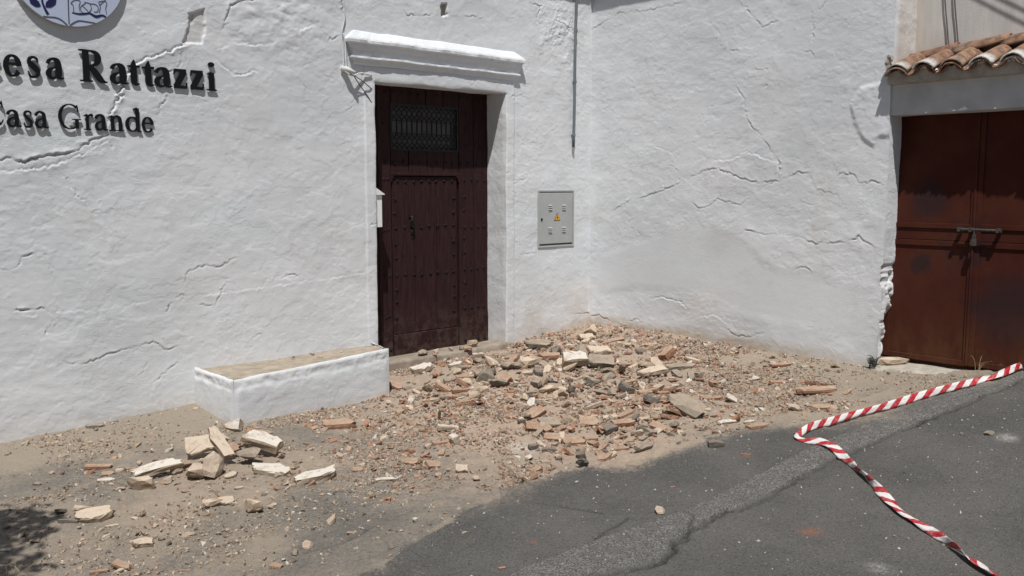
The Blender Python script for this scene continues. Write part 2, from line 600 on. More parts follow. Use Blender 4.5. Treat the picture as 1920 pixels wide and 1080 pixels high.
class MB:
    """collects simple shapes, then builds ONE mesh object"""

    def __init__(s):
        s.v = []
        s.f = []

    def add(s, vs, fs):
        n = len(s.v)
        s.v += [tuple(map(float, p)) for p in vs]
        s.f += [tuple(n + i for i in f) for f in fs]
        return s

    def box(s, lo, hi, rot=None, c=None):
        x0, y0, z0 = lo
        x1, y1, z1 = hi
        vs = [(x0, y0, z0), (x1, y0, z0), (x1, y1, z0), (x0, y1, z0), (x0, y0, z1), (x1, y0, z1), (x1, y1, z1), (x0, y1, z1)]
        if rot is not None:
            c = Vector(c) if c is not None else (Vector(lo) + Vector(hi)) / 2
            vs = [tuple(rot @ (Vector(p) - c) + c) for p in vs]
        return s.add(vs, [(0, 3, 2, 1), (4, 5, 6, 7), (0, 1, 5, 4), (1, 2, 6, 5), (2, 3, 7, 6), (3, 0, 4, 7)])

    def tube(s, path, r, seg=8, cap=True):
        path = [Vector(p) for p in path]
        rs = r if isinstance(r, (list, tuple)) else [r] * len(path)
        vs = []
        up = Vector((0.123, 0.31, 0.94)).normalized()
        for i, p in enumerate(path):
            t = (path[min(i + 1, len(path) - 1)] - path[max(i - 1, 0)]).normalized()
            a = t.cross(up)
            if a.length < 0.05:
                a = t.cross(Vector((1, 0, 0)))
            a.normalize()
            b = t.cross(a)
            for k in range(seg):
                w = 2 * math.pi * k / seg
                vs.append(p + (a * math.cos(w) + b * math.sin(w)) * rs[i])
        fs = []
        for i in range(len(path) - 1):
            for k in range(seg):
                k2 = (k + 1) % seg
                fs.append((i * seg + k, i * seg + k2, (i + 1) * seg + k2, (i + 1) * seg + k))
        if cap:
            fs.append(tuple(range(seg))[::-1])
            fs.append(tuple((len(path) - 1) * seg + k for k in range(seg)))
        return s.add(vs, fs)

    def prism(s, poly, mapf, d0, d1):
        """poly: 2D outline, mapf(u, v, d) -> world, between depths d0 and d1"""
        n = len(poly)
        vs = [mapf(u, v, d0) for u, v in poly] + [mapf(u, v, d1) for u, v in poly]
        fs = [tuple(range(n)), tuple(range(2 * n - 1, n - 1, -1))]
        fs += [(i, n + i, n + (i + 1) % n, (i + 1) % n) for i in range(n)]
        return s.add(vs, fs)

    def build(s, name, mat, parent=None, smooth=False, bevel=0.0):
        me = bpy.data.meshes.new(name)
        me.from_pydata(s.v, [], s.f)
        me.update()
        if smooth:
            me.polygons.foreach_set('use_smooth', [True] * len(me.polygons))
        me.materials.append(mat)
        o = bpy.data.objects.new(name, me)
        COL.objects.link(o)
        if bevel > 0:
            b = o.modifiers.new('bevel', 'BEVEL')
            b.width = bevel
            b.segments = 2
            b.limit_method = 'ANGLE'
        import bmesh
        bm = bmesh.new()
        bm.from_mesh(me)
        bmesh.ops.recalc_face_normals(bm, faces=bm.faces)
        bm.to_mesh(me)
        bm.free()
        return adopt(o, parent)


def smooth_path(pts, n=6):
    """Catmull-Rom through the points (any dimension)"""
    pts = [np.array(p, float) for p in pts]
    out = []
    for i in range(len(pts) - 1):
        p0 = pts[max(i - 1, 0)]
        p1, p2 = pts[i], pts[i + 1]
        p3 = pts[min(i + 2, len(pts) - 1)]
        for k in range(n):
            t = k / n
            out.append(0.5 * (2 * p1 + (p2 - p0) * t + (2 * p0 - 5 * p1 + 4 * p2 - p3) * t * t + (3 * p1 - p0 - 3 * p2 + p3) * t ** 3))
    out.append(pts[-1])
    return out


# ================================================================== GROUND
def axis(*segs):
    a = [np.array([segs[0][0]])]
    for lo, hi, st in segs:
        n = max(1, int(round((hi - lo) / st)))
        a.append(np.linspace(lo, hi, n + 1)[1:])
    return np.concatenate(a)


def in_poly(X, Y, poly):
    inside = np.zeros(X.shape, bool)
    n = len(poly)
    for i in range(n):
        x0, y0 = poly[i]
        x1, y1 = poly[(i + 1) % n]
        c = ((y0 > Y) != (y1 > Y)) & (X < (x1 - x0) * (Y - y0) / (y1 - y0 + 1e-12) + x0)
        inside ^= c
    return inside


def poly_dist(X, Y, pts):
    d = np.full(X.shape, 1e9)
    for (x0, y0), (x1, y1) in zip(pts[:-1], pts[1:]):
        dx, dy = x1 - x0, y1 - y0
        t = np.clip(((X - x0) * dx + (Y - y0) * dy) / (dx * dx + dy * dy + 1e-12), 0, 1)
        d = np.minimum(d, np.hypot(X - x0 - t * dx, Y - y0 - t * dy))
    return d


def gpts(pix):
    return [tuple(on_ground(*p)[:2]) for p in pix]


# the kerbless edge of the newer road asphalt
EDGE = gpts([(560, 1130), (680, 1078), (800, 1012), (870, 962), (935, 925), (1000, 902), (1090, 874), (1200, 852), (1330, 826), (1480, 797), (1600, 768), (1750, 728), (1920, 687)])
ROADPOLY = EDGE + [(12, -4.9), (12, -9), (0, -9), (0.5, -5.2)]
STRIP_UP = gpts([(860, 1110), (1000, 1050), (1130, 1002), (1290, 950), (1400, 892), (1520, 835), (1640, 785), (1760, 745), (1920, 692)])
STRIP_LO = gpts([(1000, 1110), (1105, 1078), (1240, 1050), (1275, 1010), (1330, 975), (1420, 938), (1560, 862), (1700, 802), (1800, 758), (1920, 709)])
STRIP = STRIP_UP + STRIP_LO[::-1]
APRON = gpts([(1560, 775), (1590, 752), (1640, 738), (1760, 700), (1850, 694), (1885, 683), (1930, 664), (1930, 684), (1750, 724), (1640, 756)])

# how much dust lies where (read off the photograph): pixel x, y, dust, pinkness
DUSTPTS = [(20, 860, .85, .05), (120, 830, .9, .1), (250, 790, .95, .0), (350, 790, .95, .0), (120, 900, .42, .1), (60, 960, .55, .1), (250, 860, .55, .2), (60, 905, .40, 0), (200, 915, .45, .1),
           (350, 920, .85, .3), (320, 970, .8, .3), (450, 940, .7, .3), (560, 870, .7, .4), (520, 960, .38, .1), (650, 900, .48, .2), (620, 960, .28, .0),
           (200, 1020, .58, .15), (300, 1060, .6, .1), (420, 1020, .6, .05), (500, 1035, .72, .0), (640, 1000, .3, .0), (560, 1075, .45, .0), (700, 1020, .42, .0), (750, 980, .38, .0), (600, 1030, .35, 0), (420, 975, .5, .1),
           (480, 800, .6, .2), (620, 790, .75, .4), (560, 820, .42, .1), (680, 830, .5, .2), (720, 850, .6, .4), (800, 900, .5, .3), (760, 800, .8, .6), (850, 760, .95, .8), (920, 820, .95, .9), (900, 900, .65, .5),
           (1000, 720, 1, .9), (1100, 660, 1, .8), (1200, 700, 1, .8), (1150, 780, 1, .9), (1250, 760, 1, .9), (1050, 850, .8, .7), (1200, 840, .85, .7), (980, 880, .7, .5), (860, 940, .5, .1),
           (1350, 700, .95, .42), (1450, 720, .9, .26), (1350, 780, .9, .5), (1480, 770, .8, .28), (1550, 740, .8, .2), (1620, 710, .85, .15), (1300, 680, 1, .55), (1420, 690, .95, .28), (1520, 700, .9, .2), (1420, 750, .85, .3), (1700, 700, .7, .1), (1640, 740, .6, .2), (760, 700, 1, .6), (900, 660, 1, .8),
           (1000, 650, 1, .8), (1120, 630, 1, .7),
           (900, 1000, .06, .0), (1100, 920, .08, .0), (1300, 870, .1, .0), (1200, 1000, .04, .0), (1500, 900, .03, .0), (1700, 850, .03, .0), (1800, 1000, .02, .0), (1400, 1050, .02, .0), (1000, 1080, .05, .0), (1850, 760, .03, .0), (1600, 1050, .02, 0), (1480, 830, .10, 0)]
DP = np.array([list(on_ground(a, b)[:2]) + [c, d] for a, b, c, d in DUSTPTS])


def dust_fields(X, Y):
    num = np.zeros(X.shape)
    nup = np.zeros(X.shape)
    den = np.full(X.shape, 1e-9)
    for x, y, a, b in DP:
        r2 = (X - x) ** 2 + (Y - y) ** 2
        w = 1.0 / (r2 + 0.012) ** 2
        num += w * a
        nup += w * b
        den += w
    return num / den, nup / den


def heap(X, Y):
    """low mounds of fine fallen render"""
    _, pk = dust_fields(X, Y)
    n = np.clip(fbm(X * 1.7, Y * 1.7, 4, 5) + 0.35, 0, 1)
    h = 0.055 * pk * n * sst(-0.02, 0.12, -Y + 0.06)
    cut_ = 1 - sst(4.4, 4.7, X) * (1 - sst(6.1, 6.5, X)) * sst(-0.55, -0.10, Y)
    # the deepest mound lies in the corner and below the door
    for (px, py, r, a) in ((1130, 660, 0.75, 0.07), (1010, 700, 0.6, 0.05), (1120, 720, 0.5, 0.05), (400, 890, 0.38, 0.05), (1260, 790, 0.4, 0.04), (900, 690, 0.5, 0.04)):
        c = on_ground(px, py)
        h = h + a * np.exp(-((X - c[0]) ** 2 + (Y - c[1]) ** 2) / r ** 2) * (0.7 + 0.6 * fbm(X * 4, Y * 4, 3, 9))
    return np.maximum(h * cut_, 0)


gx = axis((-1.0, 0.5, 0.06), (0.5, 8.2, 0.0127), (8.2, 9.4, 0.05))
gy = axis((-8.0, -6.3, 0.06), (-6.3, 0.40, 0.0127))
GXX, GYY = np.meshgrid(gx, gy, indexing='ij')
GDUST, GPINK = dust_fields(GXX, GYY)
ROADM = in_poly(GXX + 0.10 * fbm(GXX * 4, GYY * 4, 5, 21, .65), GYY + 0.10 * fbm(GXX * 4, GYY * 4, 5, 22, .65), ROADPOLY)
dE = poly_dist(GXX, GYY, EDGE)
wob = 0.035 * fbm(GXX * 6, GYY * 6, 4, 31)
STRIPM = in_poly(GXX + wob, GYY + 0.7 * wob, STRIP)
dS = np.minimum(poly_dist(GXX, GYY, STRIP_UP), poly_dist(GXX, GYY, STRIP_LO))
strip_soft = np.where(STRIPM, sst(0.0, 0.03, dS), 0)
jit = [(x + random.uniform(-.03, .03), y + random.uniform(-.02, .02)) for x, y in [tuple(p) for p in smooth_path(STRIP_LO, 8)]]
dC = poly_dist(GXX + 0.02 * fbm(GXX * 14, GYY * 14, 2, 41), GYY + 0.02 * fbm(GXX * 14, GYY * 14, 2, 42), jit)
CRK = [gpts([(570, 1035), (640, 1015), (700, 985), (800, 950)]), gpts([(960, 935), (1060, 945), (1130, 958)]), gpts([(1265, 955), (1300, 968), (1275, 1010)]), gpts([(1180, 965), (1110, 1010), (1118, 1055)]),
       gpts([(190, 965), (330, 955), (420, 962)]), gpts([(60, 1060), (160, 1030), (260, 1005), (430, 1000)])]
APM = in_poly(GXX, GYY, APRON)
dA = poly_dist(GXX, GYY, APRON + APRON[:1])
pale = np.where(APM, sst(0.0, 0.04, dA), 0)
GZ_ = zg(GXX, GYY) + heap(GXX, GYY)
GZ_ += 0.012 * fbm(GXX * 1.3, GYY * 1.3, 3, 51)
GZ_ += 0.006 * fbm(GXX * 9, GYY * 9, 3, 55) * (0.3 + GDUST)
GZ_ += 0.012 * np.clip(GPINK * 1.4, 0, 1) * fbm(GXX * 20, GYY * 20, 2, 57) + 0.007 * np.clip(GPINK * 1.4 + .15, 0, 1) * fbm(GXX * 38, GYY * 38, 1, 58)
GZ_ -= np.where(ROADM, 0.012 * sst(0.0, 0.05, dE), 0)              # the road lies a little lower than the dusty verge
GZ_ += strip_soft * (0.013 + 0.006 * fbm(GXX * 25, GYY * 25, 2, 61))
crk_w = 0.4 + 1.2 * np.clip(fbm(GXX * 3, GYY * 3, 2, 66) + 0.3, 0, 1)
GZ_ -= 0.026 * crk_w * np.exp(-(dC / 0.011) ** 2)
CRKA = 0.9 * np.clip(crk_w, 0, 1) * np.exp(-(dC / 0.010) ** 2)
for c in CRK:
    c = [tuple(p) for p in smooth_path(c, 6)]
    pd = poly_dist(GXX + wob * .6, GYY + wob * .4, c)
    GZ_ -= 0.012 * crk_w * np.exp(-(pd / 0.010) ** 2)
    CRKA = np.maximum(CRKA, 0.6 * np.clip(crk_w, 0, 1) * np.exp(-(pd / 0.009) ** 2))
GDUST = np.where(ROADM, GDUST * 0.45 + (0.06 + 0.75 * GDUST * np.clip(0.6 + 1.2 * fbm(GXX * 1.6, GYY * 1.6, 4, 24), 0.1, 1.2)) * np.exp(-dE / 0.28), np.maximum(GDUST, (0.35 + 0.5 * np.clip(fbm(GXX * 2, GYY * 2, 3, 23) + .4, 0, 1)) * np.exp(-(dE / 0.09) ** 2)))
white = np.zeros(GXX.shape)
for px, py, r in ((925, 755, .13), (985, 842, .09), (900, 765, .10), (1650, 1060, .05), (1890, 815, .06), (425, 870, .05)):
    c = on_ground(px, py)
    white += 0.65 * np.exp(-((GXX - c[0]) ** 2 + (GYY - c[1]) ** 2) / r ** 2)
redspot = np.zeros(GXX.shape)
for px, py, r in ((1520, 993, .055), (1400, 850, .03), (1170, 768, .12), (1225, 765, .1), (1000, 1010, .02)):
    c = on_ground(px, py)
    redspot += np.exp(-((GXX - c[0]) ** 2 + ((GYY - c[1]) * 1.2) ** 2) / r ** 2)


def gz_at(x, y):
    i = int(np.clip(np.searchsorted(gx, x), 1, len(gx) - 1))
    j = int(np.clip(np.searchsorted(gy, y), 1, len(gy) - 1))
    return float(GZ_[i, j])


gv = np.stack([GXX, GYY, GZ_], -1).reshape(-1, 3)
gat = {'dust': np.clip(GDUST, 0, 1), 'pink': np.clip(GPINK, 0, 1), 'strip': strip_soft, 'pale': pale * 0.9, 'road': ROADM.astype(float), 'white': np.clip(white, 0, 1), 'redspot': np.clip(redspot, 0, 1), 'crack': CRKA}
fr = ROADM[:-1, :-1]
for nm, keep in (('road', fr), ('forecourt', ~fr)):
    q = grid_quads(len(gx), len(gy), keep)
    used = np.unique(q)
    remap = np.full(len(gv), -1, np.int64)
    remap[used] = np.arange(len(used))
    o = np_obj(nm, gv[used], remap[q], M['ground'], None, {k: a.ravel()[used] for k, a in gat.items()})
    tag(o, kind='structure')
tag(bpy.data.objects['road'], 'dark grey asphalt road crossed by a crumbling crack')
tag(bpy.data.objects['forecourt'], 'dusty verge of old asphalt in front of the white house')
# the rest of the street, out of the picture
bx = axis((-40, 40, 1.0))
by = axis((-40, 12, 1.0))
BX, BY = np.meshgrid(bx, by, indexing='ij')
bz = zg(BX, BY) - 0.06
bzk = (BX > -2) & (BX < 10.4) & (BY > -9) & (BY < 2)
bz = np.where(bzk, bz - 0.15, bz)
o = np_obj('ground', np.stack([BX, BY, bz], -1).reshape(-1, 3), grid_quads(len(bx), len(by)), M['ground'], None, {'dust': np.full(BX.size, .15)})
tag(o, 'grey street surface carrying on around the site', kind='structure')

# ================================================================== THE WHITE HOUSE
house = empty('white_house', (4.6, 0.3, -1.8), 'whitewashed old house with cracked plaster walls meeting in a corner', 'house')
DX0, DX1, DZT = 4.690, 6.300, 0.962            # the door opening


def jag(pts, step=0.02, amp=0.012):
    out = [np.array(pts[0], float)]
    for a, b in zip(pts[:-1], pts[1:]):
        a = np.array(a, float)
        b = np.array(b, float)
        n = max(1, int(np.linalg.norm(b - a) / step))
        for k in range(1, n + 1):
            out.append(a + (b - a) * k / n + (RNG.random(2) - .5) * 2 * amp)
    return out


def add_crack(D, us, vs, pts, h=0.008, w=0.05, up=True, groove=0.006, gw=0.0050, amp=0.30):
    h, w, groove = h * amp, w * 0.5, groove * 2.0 * amp
    """a plaster crack: a lip of height h on one side that dies out over w, and a groove"""
    pts = jag(pts)
    P = np.array(pts)
    m = 3 * w + 0.03
    i0, i1 = np.searchsorted(us, [P[:, 0].min() - m, P[:, 0].max() + m])
    j0, j1 = np.searchsorted(vs, [P[:, 1].min() - m, P[:, 1].max() + m])
    if i1 - i0 < 2 or j1 - j0 < 2:
        return
    X, Y = np.meshgrid(us[i0:i1], vs[j0:j1], indexing='ij')
    best = np.full(X.shape, 1e9)
    sg = np.zeros(X.shape)
    al = np.zeros(X.shape)
    L = len(P) - 1
    for k in range(L):
        a, b = P[k], P[k + 1]
        if b[0] < a[0]:
            a, b = b, a
        dx, dy = b - a
        q = ((X - a[0]) * dx + (Y - a[1]) * dy) / (dx * dx + dy * dy + 1e-12)
        t = np.clip(q, 0, 1)
        d = np.hypot(X - a[0] - t * dx, Y - a[1] - t * dy)
        s = np.sign(dx * (Y - a[1]) - dy * (X - a[0]))
        c = d < best
        best = np.where(c, d, best)
        sg = np.where(c, s, sg)
        al = np.where(c, k / max(1, L), al)
    fade = np.clip(np.minimum(al, 1 - al) * 8 + 0.25, 0, 1)
    fade = fade * (0.12 + 1.25 * np.clip(0.5 + 1.3 * fbm(X * 9, Y * 9, 3, int(P[0, 0] * 50) % 40), 0, 1))
    side = sg if up else -sg
    lip = np.where(side > 0, h * np.exp(-(best / w) ** 1.3), -0.35 * h * np.exp(-(best / (0.5 * w)) ** 2))
    D[i0:i1, j0:j1] += fade * (lip - groove * np.exp(-(best / gw) ** 2))


def relief(U, V, seed, lump=1.0):
    d = 0.009 * fbm(U * 1.1, V * 1.1, 3, seed)
    d += lump * 0.0034 * fbm(U * 5, V * 6.5, 4, seed + 1)
    d += lump * 0.0008 * fbm(U * 16, V * 26, 3, seed + 2)
    # trowel and brush ridges, stronger in some areas
    z = np.clip(0.5 + 1.6 * fbm(U * 1.6, V * 1.6, 3, seed + 3), 0, 1)
    r = 1 - np.abs(fbm(U * 7 + 0.6 * fbm(U * 3, V * 3, 2, seed + 9), V * 15, 4, seed + 4))
    d += z * 0.0026 * (np.clip(r, 0.55, 1) - 0.8)
    # old flaked coats: plateau edges
    f = fbm(U * 3.2, V * 4.0, 5, seed + 6, 0.6)
    d += 0.0015 * sst(0.10, 0.125, f) + 0.0012 * sst(-0.16, -0.14, f)
    return d


# ---------------- front wall (y = 0)
us = axis((-6.0, -0.4, 0.09), (-0.4, 1.2, 0.02), (1.2, DX0, 0.0080), (DX0, DX1, 0.0080), (DX1, XC + 0.03, 0.0080))
vs = axis((-2.05, DZT, 0.0080), (DZT, 2.15, 0.0080), (2.15, 3.2, 0.07))
U, V = np.meshgrid(us, vs, indexing='ij')
DA = relief(U, V, 100)
# door surround stands a little proud
sx = np.clip(np.minimum(U - 4.575, 6.42 - U) / 0.012, 0, 1)
DA += 0.010 * sst(0, 1, sx) * sst(0, 1, (1.10 - V) / 0.015) * (1 - 0.6 * sst(-0.55, -0.75, V))
RZ = np.exp(-((U - 3.75) / .55) ** 2 - ((V - 1.45) / .42) ** 2)
DA += RZ * (0.016 * fbm(U * 3.5, V * 5, 4, 151) + 0.006 * fbm(U * 12, V * 16, 3, 152))
RZ = np.exp(-((U - 7.1) / .35) ** 2 - ((V - 1.65) / .40) ** 2)
DA += 0.005 * RZ * sst(0.05, 0.09, fbm(U * 9, V * 11, 4, 153)) + 0.004 * RZ * sst(-0.2, -0.17, fbm(U * 14, V * 12, 4, 154))
CRACKS_A = [
    # pixels, height, width, upper side proud, groove
    ([(375, 76), (345, 84), (320, 95), (280, 107), (262, 118), (245, 128), (232, 150), (224, 172), (222, 188), (210, 207), (205, 228), (200, 252)], .016, .05, False, .012),
    ([(202, 252), (165, 268), (140, 283), (100, 291), (70, 297), (40, 303), (20, 297), (-10, 300)], .014, .05, True, .014),
    ([(-10, 322), (50, 318), (100, 310), (125, 300), (160, 287), (205, 262)], .012, .06, False, .008),
    ([(200, 252), (208, 262), (214, 276)], .008, .03, True, .010),
    ([(120, 322), (128, 345), (150, 372), (178, 388), (180, 408)], .008, .03, False, .004),
    ([(390, 95), (410, 118), (440, 140), (490, 133)], .009, .05, False, .008),
    ([(262, 118), (300, 140), (335, 130), (340, 95)], .006, .03, True, .005),
    ([(250, 190), (268, 210), (295, 215), (312, 180)], .007, .04, True, .006),
    ([(183, 190), (188, 170), (200, 165)], .007, .03, False, .003),
    ([(-5, 506), (18, 508), (33, 498), (42, 480), (57, 477)], .010, .03, True, .012),
    ([(53, 465), (66, 455), (88, 480), (92, 505), (110, 540), (120, 548)], .005, .03, True, .004),
    ([(25, 582), (60, 581), (85, 578), (107, 590), (96, 606), (85, 622)], .012, .03, True, .012),
    ([(95, 668), (120, 676), (150, 683), (190, 670), (230, 656), (290, 640), (312, 656), (355, 645)], .007, .04, True, .008),
    ([(343, 532), (352, 507), (380, 498), (410, 501), (440, 482)], .007, .04, True, .006),
    ([(285, 722), (305, 702), (318, 690), (333, 682)], .014, .035, True, .020),
    ([(310, 590), (325, 560), (345, 552)], .007, .03, True, .007),
    ([(360, 568), (398, 572)], .006, .03, True, .005),
    ([(403, 575), (415, 545), (428, 520)], .006, .03, True, .005),
    ([(408, 592), (420, 605), (432, 600)], .007, .03, True, .007),
    ([(408, 578), (430, 572)], .006, .03, True, .005),
    ([(500, 535), (518, 518), (545, 513), (565, 516)], .006, .03, True, .005),
    ([(-10, 740), (35, 728)], .006, .03, True, .004),
    ([(468, 640), (485, 625)], .006, .03, True, .008),
    ([(-10, 595), (100, 588), (200, 578), (320, 560), (430, 548), (560, 530), (690, 512)], .006, .05, False, .000),
    ([(642, -5), (645, 40), (641, 66), (628, 72), (615, 73)], .010, .04, True, .010),
    ([(752, 14), (760, 27), (782, 29), (812, 27)], .009, .03, True, .010),
    ([(868, 28), (890, 31), (905, 36)], .009, .03, True, .008),
    ([(925, 50), (935, 62)], .006, .03, True, .006), ([(995, 5), (1015, 12), (1005, 40), (1020, 46)], .009, .03, True, .010),
    ([(1000, 60), (1005, 78)], .008, .03, True, .009), ([(1035, 70), (1060, 62), (1070, 40)], .008, .05, True, .008), ([(1040, 36), (1062, 50), (1078, 52)], .008, .03, True, .008),
    ([(420, 45), (430, 10), (450, 2), (480, -4)], .012, .06, True, .008), ([(410, 92), (440, 80), (500, 86), (560, 60), (600, 40)], .010, .08, False, .004),
    ([(955, 182), (975, 178), (990, 185)], .008, .03, True, .010), ([(960, 345), (985, 335)], .005, .03, True, .005), ([(950, 450), (975, 455)], .004, .03, True, .004),
    ([(1075, 590), (1100, 586), (1112, 588)], .008, .03, True, .010), ([(980, 475), (1004, 474)], .004, .03, True, .004), ([(600, 470), (640, 468)], .004, .03, True, .004),
    ([(600, 135), (632, 150), (640, 160)], .007, .03, True, .008), ([(600, 205), (640, 215), (660, 200), (668, 170)], .006, .03, True, .004),
    ([(690, 310), (700, 308)], .006, .02, True, .006), ([(690, 425), (705, 418)], .006, .02, True, .006),
]
for pix, h, w, up, gr in CRACKS_A:
    add_crack(DA, us, vs, [tuple(at_y(a, b)[[0, 2]]) for a, b in pix], h * 1.25, w, up, gr, amp=0.58 if gr > .0105 or h > .0135 else 0.36)
for k in range(70):                              # short hairline flakes
    x = RNG.uniform(1.3, 7.5)
    z = RNG.uniform(-1.7, 2.0)
    a = RNG.uniform(-.7, .7)
    l = RNG.uniform(.05, .2)
    add_crack(DA, us, vs, [(x, z), (x + l * .5 * math.cos(a), z + l * .5 * math.sin(a)), (x + l * math.cos(a + RNG.uniform(-1, 1)), z + l * math.sin(a + RNG.uniform(-1, 1)))], RNG.uniform(.003, .007), .03, RNG.random() > .4, RNG.uniform(0, .006))


def poly_mask(us_, vs_, U_, V_, pts, edge):
    pts = [tuple(p) for p in jag(pts + pts[:1], 0.02, 0.006)]
    ins = in_poly(U_, V_, pts)
    return np.where(ins, sst(0, edge, poly_dist(U_, V_, pts)), 0)


def local(us_, vs_, pts, m=0.1):
    P = np.array(pts)
    i0, i1 = np.searchsorted(us_, [P[:, 0].min() - m, P[:, 0].max() + m])
    j0, j1 = np.searchsorted(vs_, [P[:, 1].min() - m, P[:, 1].max() + m])
    return slice(i0, i1), slice(j0, j1)


dustA = np.zeros(U.shape)
greyA = np.zeros(U.shape)
rendA = np.zeros(U.shape)
# plaster fallen off: a patch beside the emblem, one behind the G, a hole above the hood
for pix, dep, rn in (([(352, 24), (385, 14), (386, 60), (378, 84), (340, 82), (352, 50)], .016, .30), ([(128, 236), (142, 236), (144, 241), (132, 242)], .012, 1.0),
                     ([(355, 24), (366, 22), (366, 44), (356, 46)], .006, .55), ([(826, 6), (839, 6), (840, 30), (827, 31)], .05, .9)):
    pts = [tuple(at_y(a, b)[[0, 2]]) for a, b in pix]
    sl = local(us, vs, pts)
    mk = poly_mask(us, vs, U[sl], V[sl], pts, 0.012)
    DA[sl] -= dep * mk
    rendA[sl] = np.maximum(rendA[sl], rn * mk)
base = zg(U, 0 * U)
hgt = V - base
dustA += 0.55 * np.exp(-np.clip(hgt, 0, 9) / 0.10) * (0.4 + 0.6 * sst(4.8, 6.3, U) + 0.15)
dustA += 0.28 * sst(6.25, 6.6, U) * np.exp(-((hgt - 0.25) / 0.30) ** 2) * np.clip(0.5 + 1.5 * fbm(U * 3, V * 3, 3, 77), 0, 1)
greyA += 0.6 * sst(1.95, 1.0, U * 0 + 1.5) * 0
greyA += 0.35 * np.clip(fbm(U * 0.7, V * 0.9, 3, 78) + 0.1, 0, 1)
greyA += 0.55 * sst(1.15, 1.55, V) * sst(6.3, 6.7, U) * np.clip(fbm(U * 5, V * 5, 4, 79), 0, 1)
# roughness of hand-finished arrises round the opening
du = 0.010 * fbm(V * 3.1, U * 0 + 4, 3, 81) * np.exp(-np.abs(U - DX0) / 0.03) + 0.012 * fbm(V * 3.3, U * 0 + 9, 3, 82) * np.exp(-np.abs(U - DX1) / 0.03)
dv = 0.010 * fbm(U * 3.3, V * 0 + 6, 3, 83) * np.exp(-np.abs(V - DZT) / 0.02) * ((U > DX0 - .01) & (U < DX1 + .01))
rnd = np.exp(-np.maximum(np.abs(U - DX0), 0) / 0.012) * (V < DZT) + np.exp(-np.abs(U - DX1) / 0.012) * (V < DZT) + np.exp(-np.abs(V - DZT) / 0.012) * ((U > DX0) & (U < DX1))
DA -= 0.006 * np.clip(rnd, 0, 1)
cab_ = (U > 6.768) & (U < 7.322) & (V > -0.660) & (V < -0.048)
DA = np.where(cab_, np.minimum(DA, -0.012), DA)
PA = np.stack([U + du, -DA, V + dv], -1)
uc = 0.5 * (us[1:] + us[:-1])
vc = 0.5 * (vs[1:] + vs[:-1])
keep = ~(((uc > DX0) & (uc < DX1))[:, None] & (vc < DZT)[None, :])
np_obj('wall', PA.reshape(-1, 3), grid_quads(len(us), len(vs), keep), M['plaster'], house, {'dust': np.clip(dustA, 0, 1), 'grey': np.clip(greyA, 0, 1), 'render': rendA})
# reveals of the door opening, starting exactly at the wall's edge
iL, iR, jT = int(np.argmin(abs(us - DX0))), int(np.argmin(abs(us - DX1))), int(np.argmin(abs(vs - DZT)))
dep = np.linspace(0, 1, 30)


def reveal(edge, back, nrm, seed, flip):
    n = len(edge)
    S = dep[None, :, None]
    P = edge[:, None, :] * (1 - S) + back[:, None, :] * S
    s = np.cumsum(np.r_[0, np.linalg.norm(np.diff(back, axis=0), axis=1)])
    A, B = np.meshgrid(s, dep * 0.34, indexing='ij')
    r = (relief(A, B * 1.0, seed, 1.2) + 0.004) * np.clip(dep * 8, 0, 1)[None, :]
    P = P + r[..., None] * np.array(nrm)
    hz = P[..., 2] + 1.69
    dd = 0.6 * np.exp(-np.clip(hz, 0, 9) / 0.12)
    np_obj('reveal', P.reshape(-1, 3), grid_quads(n, len(dep), None, flip), M['plaster'], house, {'dust': dd, 'grey': 0.25 + 0 * dd})


YB = 0.335
e = PA[iL, :jT + 1]
reveal(e, np.stack([np.full(len(e), DX0), np.full(len(e), YB), e[:, 2]], -1), (1, 0, 0), 201, True)
e = PA[iR, :jT + 1]
reveal(e, np.stack([np.full(len(e), DX1 - 0.005), np.full(len(e), YB), e[:, 2]], -1), (-1, 0, 0), 202, False)
e = PA[iL:iR + 1, jT]
reveal(e, np.stack([e[:, 0], np.full(len(e), YB), np.full(len(e), DZT + .01)], -1), (0, 0, -1), 203, False)

